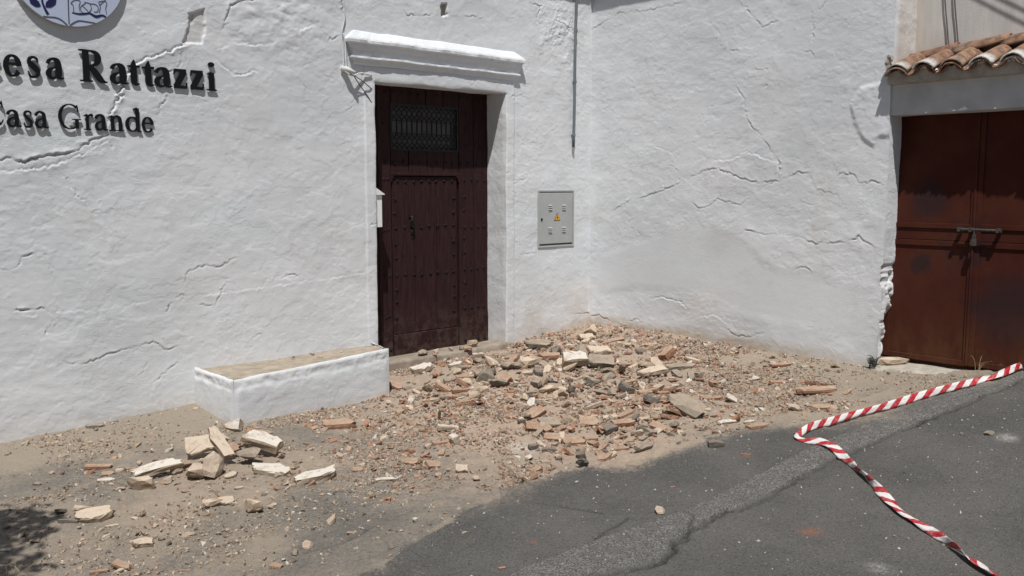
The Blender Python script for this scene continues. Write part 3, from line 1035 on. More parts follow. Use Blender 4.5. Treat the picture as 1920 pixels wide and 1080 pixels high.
# ---------------- side wall (x = XC, running towards the street)
BW = 3.470
ws = axis((-0.03, BW, 0.0080))
vb = axis((-1.80, 2.15, 0.0080), (2.15, 3.2, 0.07))
W, VB = np.meshgrid(ws, vb, indexing='ij')
DB = relief(W + 20, VB, 300, 0.9)
CRACKS_B = [
    ([(1140, 402), (1180, 375), (1230, 362), (1280, 340), (1320, 320), (1342, 315), (1385, 332), (1420, 342), (1465, 338), (1500, 322), (1520, 325), (1530, 355), (1570, 365)], .009, .05, True, .008),
    ([(1335, 303), (1370, 300), (1400, 285), (1440, 298), (1455, 303)], .007, .05, False, .003),
    ([(1380, 160), (1395, 185), (1398, 215), (1410, 235), (1440, 270), (1460, 300), (1463, 335)], .009, .05, True, .007),
    ([(1520, -5), (1525, 40), (1523, 122)], .006, .03, True, .006),
    ([(1385, 2), (1400, 15), (1430, 50), (1455, 40)], .010, .05, True, .008),
    ([(1385, 440), (1400, 431), (1440, 440), (1490, 440), (1530, 456), (1580, 455), (1612, 443), (1640, 466)], .009, .05, True, .009),
    ([(1290, 370), (1310, 390), (1330, 385), (1345, 372), (1385, 385), (1430, 350), (1462, 338)], .006, .04, True, .005),
    ([(1205, 565), (1240, 557), (1275, 565), (1287, 578)], .008, .05, False, .008),
    ([(1178, 602), (1195, 600), (1205, 606)], .008, .03, True, .010),
    ([(1360, 615), (1380, 628), (1405, 632), (1430, 624)], .006, .05, True, .006),
    ([(1106, 592), (1125, 590), (1150, 605), (1175, 612)], .008, .04, True, .010),
    ([(1565, 337), (1575, 326), (1600, 325), (1615, 345), (1640, 340), (1655, 347)], .007, .04, True, .007),
    ([(1225, 272), (1260, 288), (1268, 305)], .006, .04, False, .004), ([(1250, 305), (1270, 318)], .006, .03, True, .004), ([(1368, 95), (1385, 96)], .008, .03, True, .010),
    ([(1490, 505), (1510, 500), (1520, 510)], .006, .03, True, .006), ([(1380, 620), (1340, 590), (1290, 600)], .005, .05, False, .003), ([(1415, 128), (1440, 130)], .005, .03, True, .004),
    ([(1100, 60), (1160, 25), (1220, 18), (1280, 5)], .007, .05, True, .004), ([(1330, 40), (1350, 62), (1345, 90)], .006, .03, True, .005),
]
for pix, h, w, up, gr in CRACKS_B:
    # mirrored axis: w grows towards the street, to the right in the photograph
    add_crack(DB, ws, vb, [(-at_x(a, b)[1], at_x(a, b)[2]) for a, b in pix], h * 1.2, w, up, gr, amp=0.35)
for k in range(60):
    x = RNG.uniform(0.1, 3.4)
    z = RNG.uniform(-1.5, 2.0)
    a = RNG.uniform(-.7, .7)
    l = RNG.uniform(.04, .16)
    add_crack(DB, ws, vb, [(x, z), (x + l * .5 * math.cos(a), z + l * .5 * math.sin(a)), (x + l * math.cos(a + RNG.uniform(-1, 1)), z + l * math.sin(a + RNG.uniform(-1, 1)))], RNG.uniform(.003, .006), .03, RNG.random() > .4, RNG.uniform(0, .006))
# the rounded repair beside the tiled canopy, a dead-smooth repaired field lower down
rp = [(-at_x(a, b)[1], at_x(a, b)[2]) for a, b in [(1612, 160), (1650, 150), (1690, 138), (1700, 260), (1652, 262), (1640, 281), (1618, 268), (1598, 235), (1590, 195)]]
sl = local(ws, vb, rp)
mk = poly_mask(ws, vb, W[sl], VB[sl], rp, 0.05)
DB[sl] += mk * (0.013 + 0.006 * fbm(W[sl] * 8, VB[sl] * 8, 4, 311))
sm = [(-at_x(a, b)[1], at_x(a, b)[2]) for a, b in [(1240, 430), (1330, 415), (1390, 440), (1440, 490), (1560, 520), (1640, 540), (1640, 640), (1400, 600), (1320, 560), (1200, 545), (1120, 560), (1112, 480), (1180, 450)]]
ms = np.where(in_poly(W, VB, sm), sst(0, 0.10, poly_dist(W, VB, sm + sm[:1])), 0)
DB = DB * (1 - 0.8 * ms) + 0.002 * ms
hb = VB - zg(XC + 0 * W, -W)
dustB = 0.75 * sst(0.16, 0.03, hb - 0.05 * fbm(W * 2, VB * 0, 3, 91)) * (1 - 0.45 * sst(2.2, 3.3, W))
dustB += 0.22 * np.exp(-((hb - 0.30) / 0.22) ** 2) * np.clip(0.6 + 1.6 * fbm(W * 1.6, VB * 2.0, 3, 92), 0, 1) * sst(3.2, 1.5, W)
greyB = 0.32 * np.clip(fbm(W * 0.8, VB * 0.9, 3, 93) + 0.1, 0, 1)
for px, py, ru, rv, a in ((1335, 455, .34, .16, .42), (1200, 490, .35, .15, .2), (1430, 520, .45, .22, .25), (1250, 545, .4, .2, .18), (1400, 610, .5, .12, .3)):
    c = at_x(px, py)
    greyB += a * np.exp(-((W + c[1]) / ru) ** 2 - ((VB - c[2]) / rv) ** 2)
rendB = np.zeros(W.shape)
# broken, rotten arris low down beside the garage door
ed = np.exp(-(BW - W) / 0.03)
crum = np.clip(fbm(VB * 9, W * 0 + 3, 4, 95) + 0.10, 0, 1) * sst(-0.45, -0.75, VB) * 1.6
crum = crum + 0.6 * sst(-1.15, -1.38, VB)
dw = 0.010 * fbm(VB * 3, W * 0, 3, 96) * ed - 0.035 * crum * ed
rendB += np.clip(1.6 * crum * np.exp(-(BW - W) / 0.016), 0, 1) * 0.8
PB = np.stack([XC - DB, -(W + dw), VB], -1)
np_obj('wall', PB.reshape(-1, 3), grid_quads(len(ws), len(vb), None, True), M['plaster'], house, {'dust': np.clip(dustB, 0, 1), 'grey': np.clip(greyB, 0, 1), 'render': np.clip(rendB, 0, 1)})
# the end of that wall, facing the street
e = PB[-1]
n = len(e)
dd = np.linspace(0, 1, 40)
P = e[:, None, :] * (1 - dd[None, :, None]) + np.stack([np.full(n, XC + 0.42), np.full(n, -BW), e[:, 2]], -1)[:, None, :] * dd[None, :, None]
AA, BB = np.meshgrid(vb, dd * 0.42, indexing='ij')
rr = relief(BB + 40, AA, 401, 1.0) * np.clip(dd * 10, 0, 1)[None, :]
pit = np.clip(fbm(AA * 14, BB * 14, 4, 97) + 0.05, 0, 1) * sst(-0.55, -0.85, AA) * sst(.03, .14, BB)
pit = pit + 0.9 * sst(-1.0, -1.2, AA) * sst(.10, .17, BB + 0.04 * fbm(AA * 8, BB * 3, 3, 98))
P[..., 1] -= rr - 0.09 * np.clip(pit, 0, 1.2)
be = np.where((AA > 0.8), sst(0.03, 0.10, BB), 0)
np_obj('wall_end', P.reshape(-1, 3), grid_quads(n, len(dd)), M['plaster'], house, {'dust': np.clip(0.4 * be + 0.2 * np.exp(-(AA + 1.6) / .1), 0, 1), 'render': np.clip(pit * 1.6, 0, 1), 'grey': 0 * AA})

# ---------------- eaves of the house, just above the picture: their shade shows in the corner
EZ = 2.62
ov = 0.24
m = MB()
m.box((-6, -ov, EZ), (XC - ov - 0.01, 0.6, EZ + 0.10))
m.box((XC - ov, -BW - 0.02, EZ), (XC + 0.6, 0.6, EZ + 0.10))
m.build('eave', M['plaster'], house, bevel=0.01)
# ---------------- hood over the door: lofted moulding with returns
HOOD = [(0.000, 1.395), (0.015, 1.385), (0.072, 1.322), (0.080, 1.305), (0.078, 1.282), (0.060, 1.272), (0.056, 1.258), (0.040, 1.225), (0.030, 1.180), (0.030, 1.172), (0.044, 1.168), (0.046, 1.152), (0.040, 1.146), (0.018, 1.142), (0.012, 1.110), (0.000, 1.095)]
xs = np.linspace(0, 1, 120)
hv = []
for p, z in HOOD:
    xl, xr = 4.485 - 1.35 * p, 6.405 + 1.35 * p
    x = xl + (xr - xl) * xs
    n1 = 0.006 * fbm(x * 4, 0 * x + z * 3, 3, 510)
    n2 = 0.007 * fbm(x * 14, 0 * x + z * 20, 4, 511, .6)
    hv.append(np.stack([x, -(p + n2 * (p > 0.005)) - 0.003, z + n1 - 0.006 * (x - 4.4) / 2], -1))
hv = np.array(hv)
nP = len(HOOD)
vv = hv.reshape(-1, 3).tolist()
q = grid_quads(nP, 120).tolist()
mb = MB()
mb.v = [tuple(p) for p in vv]
mb.f = [tuple(f) for f in q]
for s in (0, 119):                                # the two returns
    ids = [k * 120 + s for k in range(nP)]
    mb.add([(hv[k, s, 0], 0.03, hv[k, s, 2]) for k in range(nP)], [])
    b0 = len(mb.v) - nP
    for k in range(nP - 1):
        mb.f.append((ids[k], ids[k + 1], b0 + k + 1, b0 + k))
hood = mb.build('door_hood', M['plaster'], house, smooth=False)

# ---------------- threshold
m = MB()
th = []
nx = 60
xx = np.linspace(4.66, 6.34, nx)
prof = [(-0.05, -1.86), (-0.062, -1.692), (-0.045, -1.668), (0.05, -1.672), (0.36, -1.698)]
for i, x in enumerate(xx):
    k = (x - 4.66) / 1.68
    for j, (y, z) in enumerate(prof):
        th.append((x, y + 0.03 * fbm(np.array(x * 4), np.array(j * .3), 3, 520) * (j < 3), z + 0.025 * k + 0.010 * float(fbm(np.array(x * 5), np.array(y * 5), 3, 521)) * (j > 0)))
m.v = [tuple(map(float, p)) for p in th]
m.f = [tuple(f) for f in grid_quads(nx, 5).tolist()]
m.add([th[k] for k in range(5)] + [(th[0][0], 0.36, -1.86)], [(0, 1, 2, 3, 4, 5)])
m.add([th[(nx - 1) * 5 + k] for k in range(5)] + [(th[-1][0], 0.36, -1.86)], [(0, 1, 2, 3, 4, 5)])
m.build('threshold', M['step'], house, smooth=True)

# ---------------- the old wooden door
DY = 0.300


def ap(px, py, Y=DY):
    p = at_y(px, py, Y)
    return float(p[0]), float(p[2])


m = MB()
m.box((4.60, DY + 0.03, -1.80), (6.40, DY + 0.06, 1.06))
door = m.build('door', M['oldwood'], house)
tag(door, 'dark brown studded wooden door with a small inset wicket and iron grille')
WX0, WX1, WZ1, WZ0 = 5.065, 5.895, 0.105, -1.70


def rot_plank(x0, x1, z0, z1, y, th=0.03, name='plank'):
    g = 0.0028
    mb_ = MB()
    mb_.box((x0 + g, y - th / 2, z0), (x1 - g, y + th / 2, z1))
    return mb_.build(name, M['oldwood'], door, bevel=0.004)


# outer leaf boards: left stile, right stile, head boards
for a, b_ in ((4.66, 4.90), (4.90, 5.055)):
    rot_plank(a, b_, -1.71, 0.99, DY + random.uniform(-.003, .003))
for a, b_ in ((5.905, 6.10), (6.10, 6.32)):
    rot_plank(a, b_, -1.71, 0.99, DY + random.uniform(-.003, .003))
for a, b_ in ((5.057, 5.27), (5.27, 5.485), (5.485, 5.70), (5.70, 5.903)):
    rot_plank(a, b_, 0.135, 0.355, DY + random.uniform(-.003, .003))
    rot_plank(a, b_, 0.80, 0.99, DY + random.uniform(-.003, .003))
# wicket door: boards set back in the leaf, top corners rounded by the leaf's fillets
wy = DY + 0.022
for a, b_ in ((5.07, 5.345), (5.345, 5.62), (5.62, 5.89)):
    rot_plank(a, b_, -1.47, 0.100, wy - 0.006 + random.uniform(-.002, .002), 0.03)
rot_plank(5.07, 5.89, -1.70, -1.475, wy - 0.012, 0.04, 'kick_board')
for sgn, xc in ((1, WX0), (-1, WX1)):
    mb_ = MB()
    pts = [(xc - sgn * .012, WZ1 + .032)] + [(xc + sgn * (0.055 - 0.055 * math.sin(t)), WZ1 + .005 - 0.055 + 0.055 * math.cos(t)) for t in np.linspace(0, math.pi / 2, 7)] + [(xc - sgn * .012, WZ1 - 0.06)]
    mb_.prism(pts, lambda u, v, d: (u, d, v), DY - 0.016, DY + 0.02)
    mb_.build('corner_fillet', M['oldwood'], door)
mb_ = MB()
mb_.box((WX0 - .01, DY - .018, WZ1 + 0.004), (WX1 + .01, DY + .016, WZ1 + 0.034))
mb_.build('rail', M['oldwood'], door, bevel=0.004)
# ventilation grille
GX0, GX1, GZ0, GZ1 = 5.072, 5.865, 0.372, 0.785
mb_ = MB()
mb_.box((GX0 - .02, DY + .020, GZ0 - .02), (GX1 + .04, DY + .028, GZ1 + .02))
mb_.build('grille_backing', mat_simple('dusty_glass', (0.115, 0.11, 0.112), 0.5, 0.2, 10), door)
mb_ = MB()
for a, b_ in (((GX0 - .02, GZ0 - .02), (GX1 + .03, GZ0)), ((GX0 - .02, GZ1), (GX1 + .03, GZ1 + .02)), ((GX0 - .02, GZ0), (GX0, GZ1)), ((GX1 + .01, GZ0), (GX1 + .03, GZ1)), ((GX0, 0.515), (GX1 + .01, 0.523)), ((GX0, 0.638), (GX1 + .01, 0.646))):
    mb_.box((a[0], DY - .022, a[1]), (b_[0], DY - .002, b_[1]))
mb_.build('grille_frame', M['iron'], door)
NB_ = 13
for k in range(NB_):
    x = GX0 + (k + 0.5) * (GX1 - GX0) / NB_
    w = (GX1 - GX0) / NB_
    mb_ = MB()
    # pairs of bars that weave: lozenges below and above, straight in the middle band
    for s in (-1, 1):
        pts = []
        for i in range(25):
            z = GZ0 + (GZ1 - GZ0) * i / 24
            if z < 0.515:
                t = (z - GZ0) / (0.515 - GZ0)
                o_ = 0.5 * w * math.cos(t * math.pi * 2)
            elif z < 0.645:
                o_ = 0.5 * w
            else:
                t = (z - 0.645) / (GZ1 - 0.645)
                o_ = 0.5 * w * math.cos(t * math.pi * 2)
            pts.append((x + s * o_ * 0.98, DY - .012 + 0.002 * s, z))
        mb_.tube(pts, 0.0058, 5)
    mb_.build('grille_bar', M['iron'], door, smooth=True)
# nail heads: four-lobed, in rows
mb_ = MB()
for a in range(4):
    t = a * math.pi / 2
    mb_.tube([(0, 0.002, 0), (0.017 * math.cos(t), 0, 0.017 * math.sin(t)), (0.026 * math.cos(t), 0.004, 0.026 * math.sin(t))], [0.006, 0.007, 0.002], 5)
mb_.add([(0.013 * math.cos(t), 0, 0.013 * math.sin(t)) for t in np.linspace(0, 2 * math.pi, 9)[:-1]] + [(0, -0.016, 0)], [(i, (i + 1) % 8, 8) for i in range(8)])
nail0 = mb_.build('nail_head', M['stud'], door, smooth=True)
spots = []
for z in (0.905, 0.235):
    spots += [(x, z, 0) for x in np.linspace(4.79, 6.24, 15)]
spots += [(x, 0.055, 1) for x in np.linspace(5.14, 5.82, 8)]
for z in (0.07, -0.42, -0.87, -1.28, -1.62):
    spots += [(x, z, 0) for x in (4.97, 5.02, 5.97, 6.06, 6.15, 6.24)]
for z in (-0.40, -0.88):
    spots += [(x, z, 1) for x in np.linspace(5.12, 5.84, 8)]
for z in (-0.12, -0.26, -0.56, -0.71, -1.03, -1.15, -1.30):
    spots += [(5.11, z, 1), (5.84, z, 1), (5.97, z + .02, 0)]
spots += [(x, z, 0) for x in (4.83, 4.97, 6.0, 6.2) for z in (0.42, 0.6, 0.75)]
for i, (x, z, wk) in enumerate(spots):
    o = nail0 if i == 0 else nail0.copy()
    if i:
        COL.objects.link(o)
        o.parent = door
    o.location = (x + random.uniform(-.008, .008), (wy - .022) if wk else (DY - .016), z + random.uniform(-.008, .008))
    o.rotation_euler = (0, random.uniform(-.6, .6), 0)
# knocker
kx, kz = ap(770, 415)
mb_ = MB()
mb_.tube([(kx, wy - .02, kz + .04), (kx, wy - .06, kz + .035)], [0.022, 0.014], 8)
mb_.tube([(kx + .0, wy - .055, kz + .035), (kx - .018, wy - .05, kz + .0), (kx + .0, wy - .045, kz - .04), (kx + .022, wy - .042, kz - .075), (kx + .008, wy - .04, kz - .105), (kx - .016, wy - .04, kz - .085)], [.009, .011, .012, .013, .012, .006], 6)
mb_.tube([(kx + .02, wy - .02, kz - .16), (kx + .02, wy - .028, kz - .16)], [.015, .012], 8)
mb_.build('knocker', M['iron'], door, smooth=True)
for i in range(2):
    mb_ = MB()
    a, b_ = ap(756, 478) if i == 0 else ap(779, 478)
    mb_.tube([(a, wy - .018, b_), (a, wy - .026, b_)], [.011, .009], 8)
    mb_.build('keyhole_plate', M['iron'], door)

# ---------------- masonry bench against the wall
bn = empty('masonry_bench', (3.7, -0.3, -1.78), 'low whitewashed masonry bench with bare cement top beside the wooden door', 'bench')
BL0, BR0 = np.array([2.905, 0.02]), np.array([4.66, 0.02])
BL1, BR1 = np.array([2.89, -0.75]), np.array([4.30, -0.75])
nu, nv = 220, 90
A_, B_ = np.meshgrid(np.linspace(0.016, 0.984, nu), np.linspace(0, 0.962, nv), indexing='ij')
bxy = ((BL0[None, None] * (1 - A_[..., None]) + BR0[None, None] * A_[..., None]) * (1 - B_[..., None]) + (BL1[None, None] * (1 - A_[..., None]) + BR1[None, None] * A_[..., None]) * B_[..., None])
tz = -1.468 + B_ * (0.010 + 0.078 * A_)
tz = tz + 0.010 * fbm(bxy[..., 0] * 5, bxy[..., 1] * 5, 4, 531) - 0.006
edge = np.minimum(np.minimum(A_ * 1.6, (1 - A_) * 1.6), (1 - B_) * 0.75)
inner = sst(0.02, 0.05, edge + 0.02 * fbm(bxy[..., 0] * 9, bxy[..., 1] * 9, 4, 532))
top = np.stack([bxy[..., 0], bxy[..., 1], tz - 0.012 * inner + 0.003], -1)
np_obj('bench_top', (top - np.array([0, 0, .0])).reshape(-1, 3), grid_quads(nu, nv, None, True), M['benchtop'], bn)


def skirt(a0, a1, t0, t1, nrm, seed, nm):
    """plastered side from the ground to the top edge, with a worn rounded arris"""
    L = float(np.linalg.norm(a1 - a0))
    n1, n2 = int(L / 0.008), 52
    A, B = np.meshgrid(np.linspace(0, 1, n1), np.linspace(0, 1, n2), indexing='ij')
    zt = t0 + (t1 - t0) * A + 0.009 * fbm(A * L * 5, 0 * A, 3, seed)
    z = -1.93 + (zt + 0.006 + 1.93) * B
    r = relief(A * L + seed, z, seed, 1.1) + 0.006 * sst(0.86, 0.80, B + 0.05 * fbm(A * L * 3, 0 * A + 2, 3, seed + 5)) - 0.014 * sst(0.95, 1.0, B) ** 2
    r = r + (0.009 * fbm(A * L * 14, z * 18, 4, seed + 4) - 0.003) * sst(0.72, 0.9, B)
    win = np.clip(np.minimum(A, 1 - A) * L / 0.04, 0, 1)
    r = r * win + 0.004 * (win - 1)
    P = np.stack([a0[0] + (a1[0] - a0[0]) * A + nrm[0] * r, a0[1] + (a1[1] - a0[1]) * A + nrm[1] * r, z], -1)
    # a strip of whitewashed rim folded over the top
    rim = P[:, -1].copy()
    rim2 = rim - np.array([nrm[0], nrm[1], 0]) * (0.004 + 0.014 * np.clip(fbm(np.linspace(0, 1, n1) * L * 7, np.zeros(n1), 3, seed + 8) + .3, 0, 1))[:, None]
    rim2[:, 2] += -0.002
    P = np.concatenate([P, rim2[:, None]], 1)
    hz = P[..., 2] - (-1.80)
    du_ = 0.4 * np.exp(-np.clip(hz, 0, 2) / .06)
    du_[:, -1] = 0.3
    np_obj(nm, P.reshape(-1, 3), grid_quads(n1, n2 + 1), M['plaster'], bn, {'dust': du_, 'grey': 0.2 + 0.55 * np.clip(np.concatenate([B, B[:, -1:]], 1) - .75, 0, 1) * 4 * 0.8, 'render': 0 * hz})


skirt(BL1, BR1, -1.456, -1.380, (0, -1), 541, 'bench_side')
skirt(BL0, BL1, -1.468, -1.456, (-1, 0), 542, 'bench_side')
skirt(BR1, BR0, -1.380, -1.466, (0.9, -0.4), 543, 'bench_side')

# ================================================================== THE GARAGE
gar = empty('garage', (7.9, -4.3, -1.55), 'small lean-to garage with red-brown doors under a clay tile canopy', 'garage')
GDX = XC + 0.205                                # plane of the steel doors
CX = XC + 0.40                                  # plane of the upper wall
# upper wall
y0, y1 = -3.44, -7.2
wy_ = axis((y1, y0, 0.03))
wz_ = axis((0.95, 3.2, 0.03))
A_, B_ = np.meshgrid(wy_, wz_, indexing='ij')
P = np.stack([CX - 0.006 * fbm(A_ * 2, B_ * 2, 3, 601), A_, B_], -1)
np_obj('upper_wall', P.reshape(-1, 3), grid_quads(len(wy_), len(wz_)), M['beige'], gar, {'dust': 0.75 * np.exp(-(y0 - A_) / 0.07) + 0.4 * np.exp(-(B_ - 1.1) / .08)})
# lintel, flush with the white wall, and the right-hand pier beyond the frame
m = MB()
ly = axis((-5.6, -3.462, 0.02))
lp = [(0.30, 0.602), (0.10, 0.600), (0.012, 0.600), (0.0, 0.606), (0.0, 0.72), (0.0, 0.84), (-0.006, 0.86), (-0.020, 0.872), (-0.022, 0.93), (0.10, 0.95)]
lv = []
for j, (dx, z) in enumerate(lp):
    yy = ly
    lv.append(np.stack([XC + dx + 0.004 * fbm(yy * 4, 0 * yy + z * 4, 3, 611), yy, z + 0.006 * fbm(yy * 3, 0 * yy + j, 3, 612) - 0.010 * (yy + 3.46) * 0], -1))
lv = np.array(lv)
m.v = [tuple(map(float, p)) for p in lv.reshape(-1, 3)]
m.f = [tuple(f) for f in grid_quads(len(lp), len(ly)).tolist()]
for s in (0, len(ly) - 1):
    m.f.append(tuple(k * len(ly) + s for k in range(len(lp))))
m.build('lintel', M['lintel'], gar)
mb_ = MB()
c = at_x(1803, 205)
pts = [(-.10, -.012), (-.03, -.004), (-.01, .010), (.01, .012), (.012, .022), (.05, .024), (.05, .012), (.07, .006), (.06, -.006), (.02, -.012)]
mb_.prism([(u * .75, v * .8) for u, v in pts], lambda u, v, d: (XC - d, c[1] - u, 0.618 + v), 0.001, 0.006)
mb_.build('bare_patch', M['mailwhite'], gar)
m = MB()
m.box((XC, -7.2, -1.9), (XC + 0.42, -4.86, 0.598))
m.build('pier', M['plaster'], gar)
# mortar bed of the canopy, scalloped under the tiles
EAVX, EAVZ, TOPX, TOPZ = XC - 0.116, 0.935, CX - 0.005, 1.140
PIT = 0.222
y_first = -3.555
m = MB()
sy = axis((-5.62, -3.465, 0.011))
ph = (sy - y_first) / PIT
scal = 0.052 * np.abs(np.cos(math.pi * ph)) ** 0.8
fr_ = np.stack([np.full(len(sy), EAVX + 0.035), sy, 0.918 + scal - 0.010 + 0.006 * fbm(sy * 30, 0 * sy, 2, 621)], -1)
bk = np.stack([np.full(len(sy), CX + .02), sy, np.full(len(sy), TOPZ - 0.03)], -1)
bt = np.stack([EAVX + 0.045 + 0.006 * fbm(sy * 8, 0 * sy, 2, 622), sy, np.full(len(sy), 0.862)], -1)
bt2 = np.stack([np.full(len(sy), XC + 0.0), sy, np.full(len(sy), 0.850)], -1)
m.v = [tuple(map(float, p)) for p in np.concatenate([bk, fr_, bt, bt2])]
m.f = [tuple(f) for f in grid_quads(4, len(sy)).tolist()]
canopy = m.build('canopy', M['mortarbed'], gar)


def tile_mesh(name, L=0.46, r0=0.098, r1=0.078, th=0.013, seed=0, lime=0.0, arc=2.5):
    """barrel tile along +x (eave end at x = 0), open side down, slightly chipped"""
    rg = np.random.default_rng(seed)
    ns, nl = 11, 7
    vs_, lm = [], []
    for lay in (0, 1):
        for i in range(nl):
            t = i / (nl - 1)
            r = (r0 + (r1 - r0) * t) - (th if lay else 0)
            for k in range(ns):
                a = -arc / 2 + arc * k / (ns - 1)
                x = t * L
                if i == 0:
                    x += rg.uniform(-.006, .009)
                rr = r + rg.uniform(-.0015, .0015)
                vs_.append((x, rr * math.sin(a), rr * math.cos(a) - r0 * 0.62))
                lm.append(lime * max(0.0, 1 - t * 3.5))
    fs_ = []
    N = ns * nl
    for i in range(nl - 1):
        for k in range(ns - 1):
            a = i * ns + k
            fs_.append((a, a + 1, a + ns + 1, a + ns))
            fs_.append((N + a, N + a + ns, N + a + ns + 1, N + a + 1))
    for k in range(ns - 1):
        fs_.append((k, N + k, N + k + 1, k + 1))
        b0 = (nl - 1) * ns + k
        fs_.append((b0, b0 + 1, N + b0 + 1, N + b0))
    for i in range(nl - 1):
        a = i * ns
        fs_.append((a, a + ns, N + a + ns, N + a))
        a = i * ns + ns - 1
        fs_.append((a, N + a, N + a + ns, a + ns))
    me = bpy.data.meshes.new(name)
    me.from_pydata(vs_, [], fs_)
    me.update()
    me.polygons.foreach_set('use_smooth', [True] * len(me.polygons))
    at = me.attributes.new('lime', 'FLOAT', 'POINT')
    at.data.foreach_set('value', lm)
    me.materials.append(M['terra'])
    return me


TM = [tile_mesh('roof_tile', seed=s, lime=l) for s, l in ((1, .9), (2, 1.2), (3, .2), (4, 1.3), (5, .0))]
slope = math.atan2(TOPZ - EAVZ - 0.02, TOPX - EAVX)


def put_tile(me, loc, rz=0.0, ry=0.0, rx=0.0, nm='roof_tile', sc=1.0):
    o = bpy.data.objects.new(nm, me)
    COL.objects.link(o)
    o.parent = canopy
    o.location = loc
    o.rotation_euler = Euler((rx, ry, rz), 'XYZ')
    o.scale = (sc, sc, sc)
    return o


nT = 10
for k in range(nT):
    y = y_first - k * PIT
    # channel tile between two covers, upside down
    put_tile(TM[4], (EAVX - .004 + random.uniform(-.008, .008), y - PIT / 2, EAVZ + 0.004), random.uniform(-.03, .03), -slope, math.pi, 'channel_tile')
    # cover tile, and a second one lapped over its tail
    put_tile(TM[[0, 1, 2, 3, 3][k % 5]], (EAVX - 0.025 + random.uniform(-.015, .015), y + random.uniform(-.008, .008), EAVZ + 0.035 + random.uniform(-.004, .006)), random.uniform(-.05, .05), -slope)
    put_tile(TM[[2, 4, 4, 2, 3][k % 5]], (EAVX - 0.005 + random.uniform(-.01, .01), y + random.uniform(-.008, .008), EAVZ + 0.010), random.uniform(-.04, .04), -slope, sc=1.0, nm='under_tile')
# tiles laid lengthways along the foot of the upper wall, each lapped over the last
for k, (ya, yb, za, zb) in enumerate(((-3.47, -3.87, 1.125, 1.200), (-3.84, -4.27, 1.160, 1.225), (-4.22, -4.66, 1.180, 1.250), (-4.60, -5.05, 1.19, 1.26), (-5.0, -5.45, 1.2, 1.27))):
    L = math.hypot(yb - ya, zb - za)
    put_tile(TM[[4, 2, 4, 2, 4][k]], (CX - 0.075, ya, za - 0.015), -math.pi / 2, -math.atan2(zb - za, abs(yb - ya)), 0.30, 'flashing_tile', L / .46)
# crust of whitewash along the eave mortar
for k in range(nT):
    y = y_first - k * PIT
    if k in (0, 2):
        continue
    mb_ = MB()
    for i in range(16):
        t = -1 + 2 * i / 15
        yy = y + t * PIT * 0.46
        zz = 0.915 + 0.052 * abs(math.cos(math.pi * t * .46)) ** .8 + random.uniform(-.006, .006)
        r = random.uniform(.004, .011)
        mb_.box((EAVX + .026, yy - r, zz - r * .9), (EAVX + .05, yy + r, zz + r * .6), Euler((random.uniform(-.6, .6), random.uniform(-.4, .4), random.uniform(-.5, .5))).to_matrix())
    mb_.build('lime_crust', M['mailwhite'], canopy)
# clump of mortar and moss at the corner
mb_ = MB()
for i in range(9):
    r = random.uniform(.012, .026)
    c_ = (EAVX + 0.05 + random.uniform(-.03, .05), -3.475 + random.uniform(-.015, .02), 0.97 + i * .014)
    mb_.box(tuple(v - r for v in c_), tuple(v + r for v in c_), Euler((random.random() * 3, random.random() * 3, random.random() * 3)).to_matrix())
mb_.build('mortar_clump', M['mortarbed'], canopy)

# the pair of steel doors
gd = MB()
gd.box((GDX + 0.045, -4.88, -1.60), (GDX + 0.06, -3.36, 0.75))
gdoor = gd.build('garage_door', M['redmetal'], gar)
MID = float(at_x(1826, 450, GDX)[1])
LY0 = -3.398
RY1 = MID - (LY0 - MID) - 0.02


def gbox(nm, y0_, y1_, z0_, z1_, x0_, x1_, bev=0.003, mat='redmetal'):
    mb2 = MB()
    mb2.box((x0_, min(y0_, y1_), z0_), (x1_, max(y0_, y1_), z1_))
    return mb2.build(nm, M[mat], gdoor, bevel=bev)


ZB = -1.500
for (a, b_) in ((LY0, MID + .004), (MID - .004, RY1)):
    zb = ZB if a == LY0 else ZB + .006
    gbox('leaf_panel', a - .03, b_ + .03, zb + .04, -0.50, GDX + .010, GDX + .022)
    gbox('leaf_panel', a - .03, b_ + .03, -0.452, -0.350, GDX + .010, GDX + .022)
    gbox('leaf_panel', a - .03, b_ + .03, -0.310, 0.70, GDX + .010, GDX + .022)
    gbox('stile', a, a - .045, zb, 0.72, GDX, GDX + .035)
    gbox('stile', b_ + .035, b_, zb, 0.72, GDX, GDX + .035)
    gbox('bottom_rail', a - .046, b_ + .036, zb, zb + .045, GDX + .002, GDX + .035)
    gbox('rail', a - .046, b_ + .036, -0.352, -0.308, GDX - .002, GDX + .03)
    gbox('rail', a - .046, b_ + .036, -0.502, -0.455, GDX - .002, GDX + .03)
gbox('cover_strip', MID + .016, MID - .004, ZB + .01, 0.72, GDX - .008, GDX + .02)
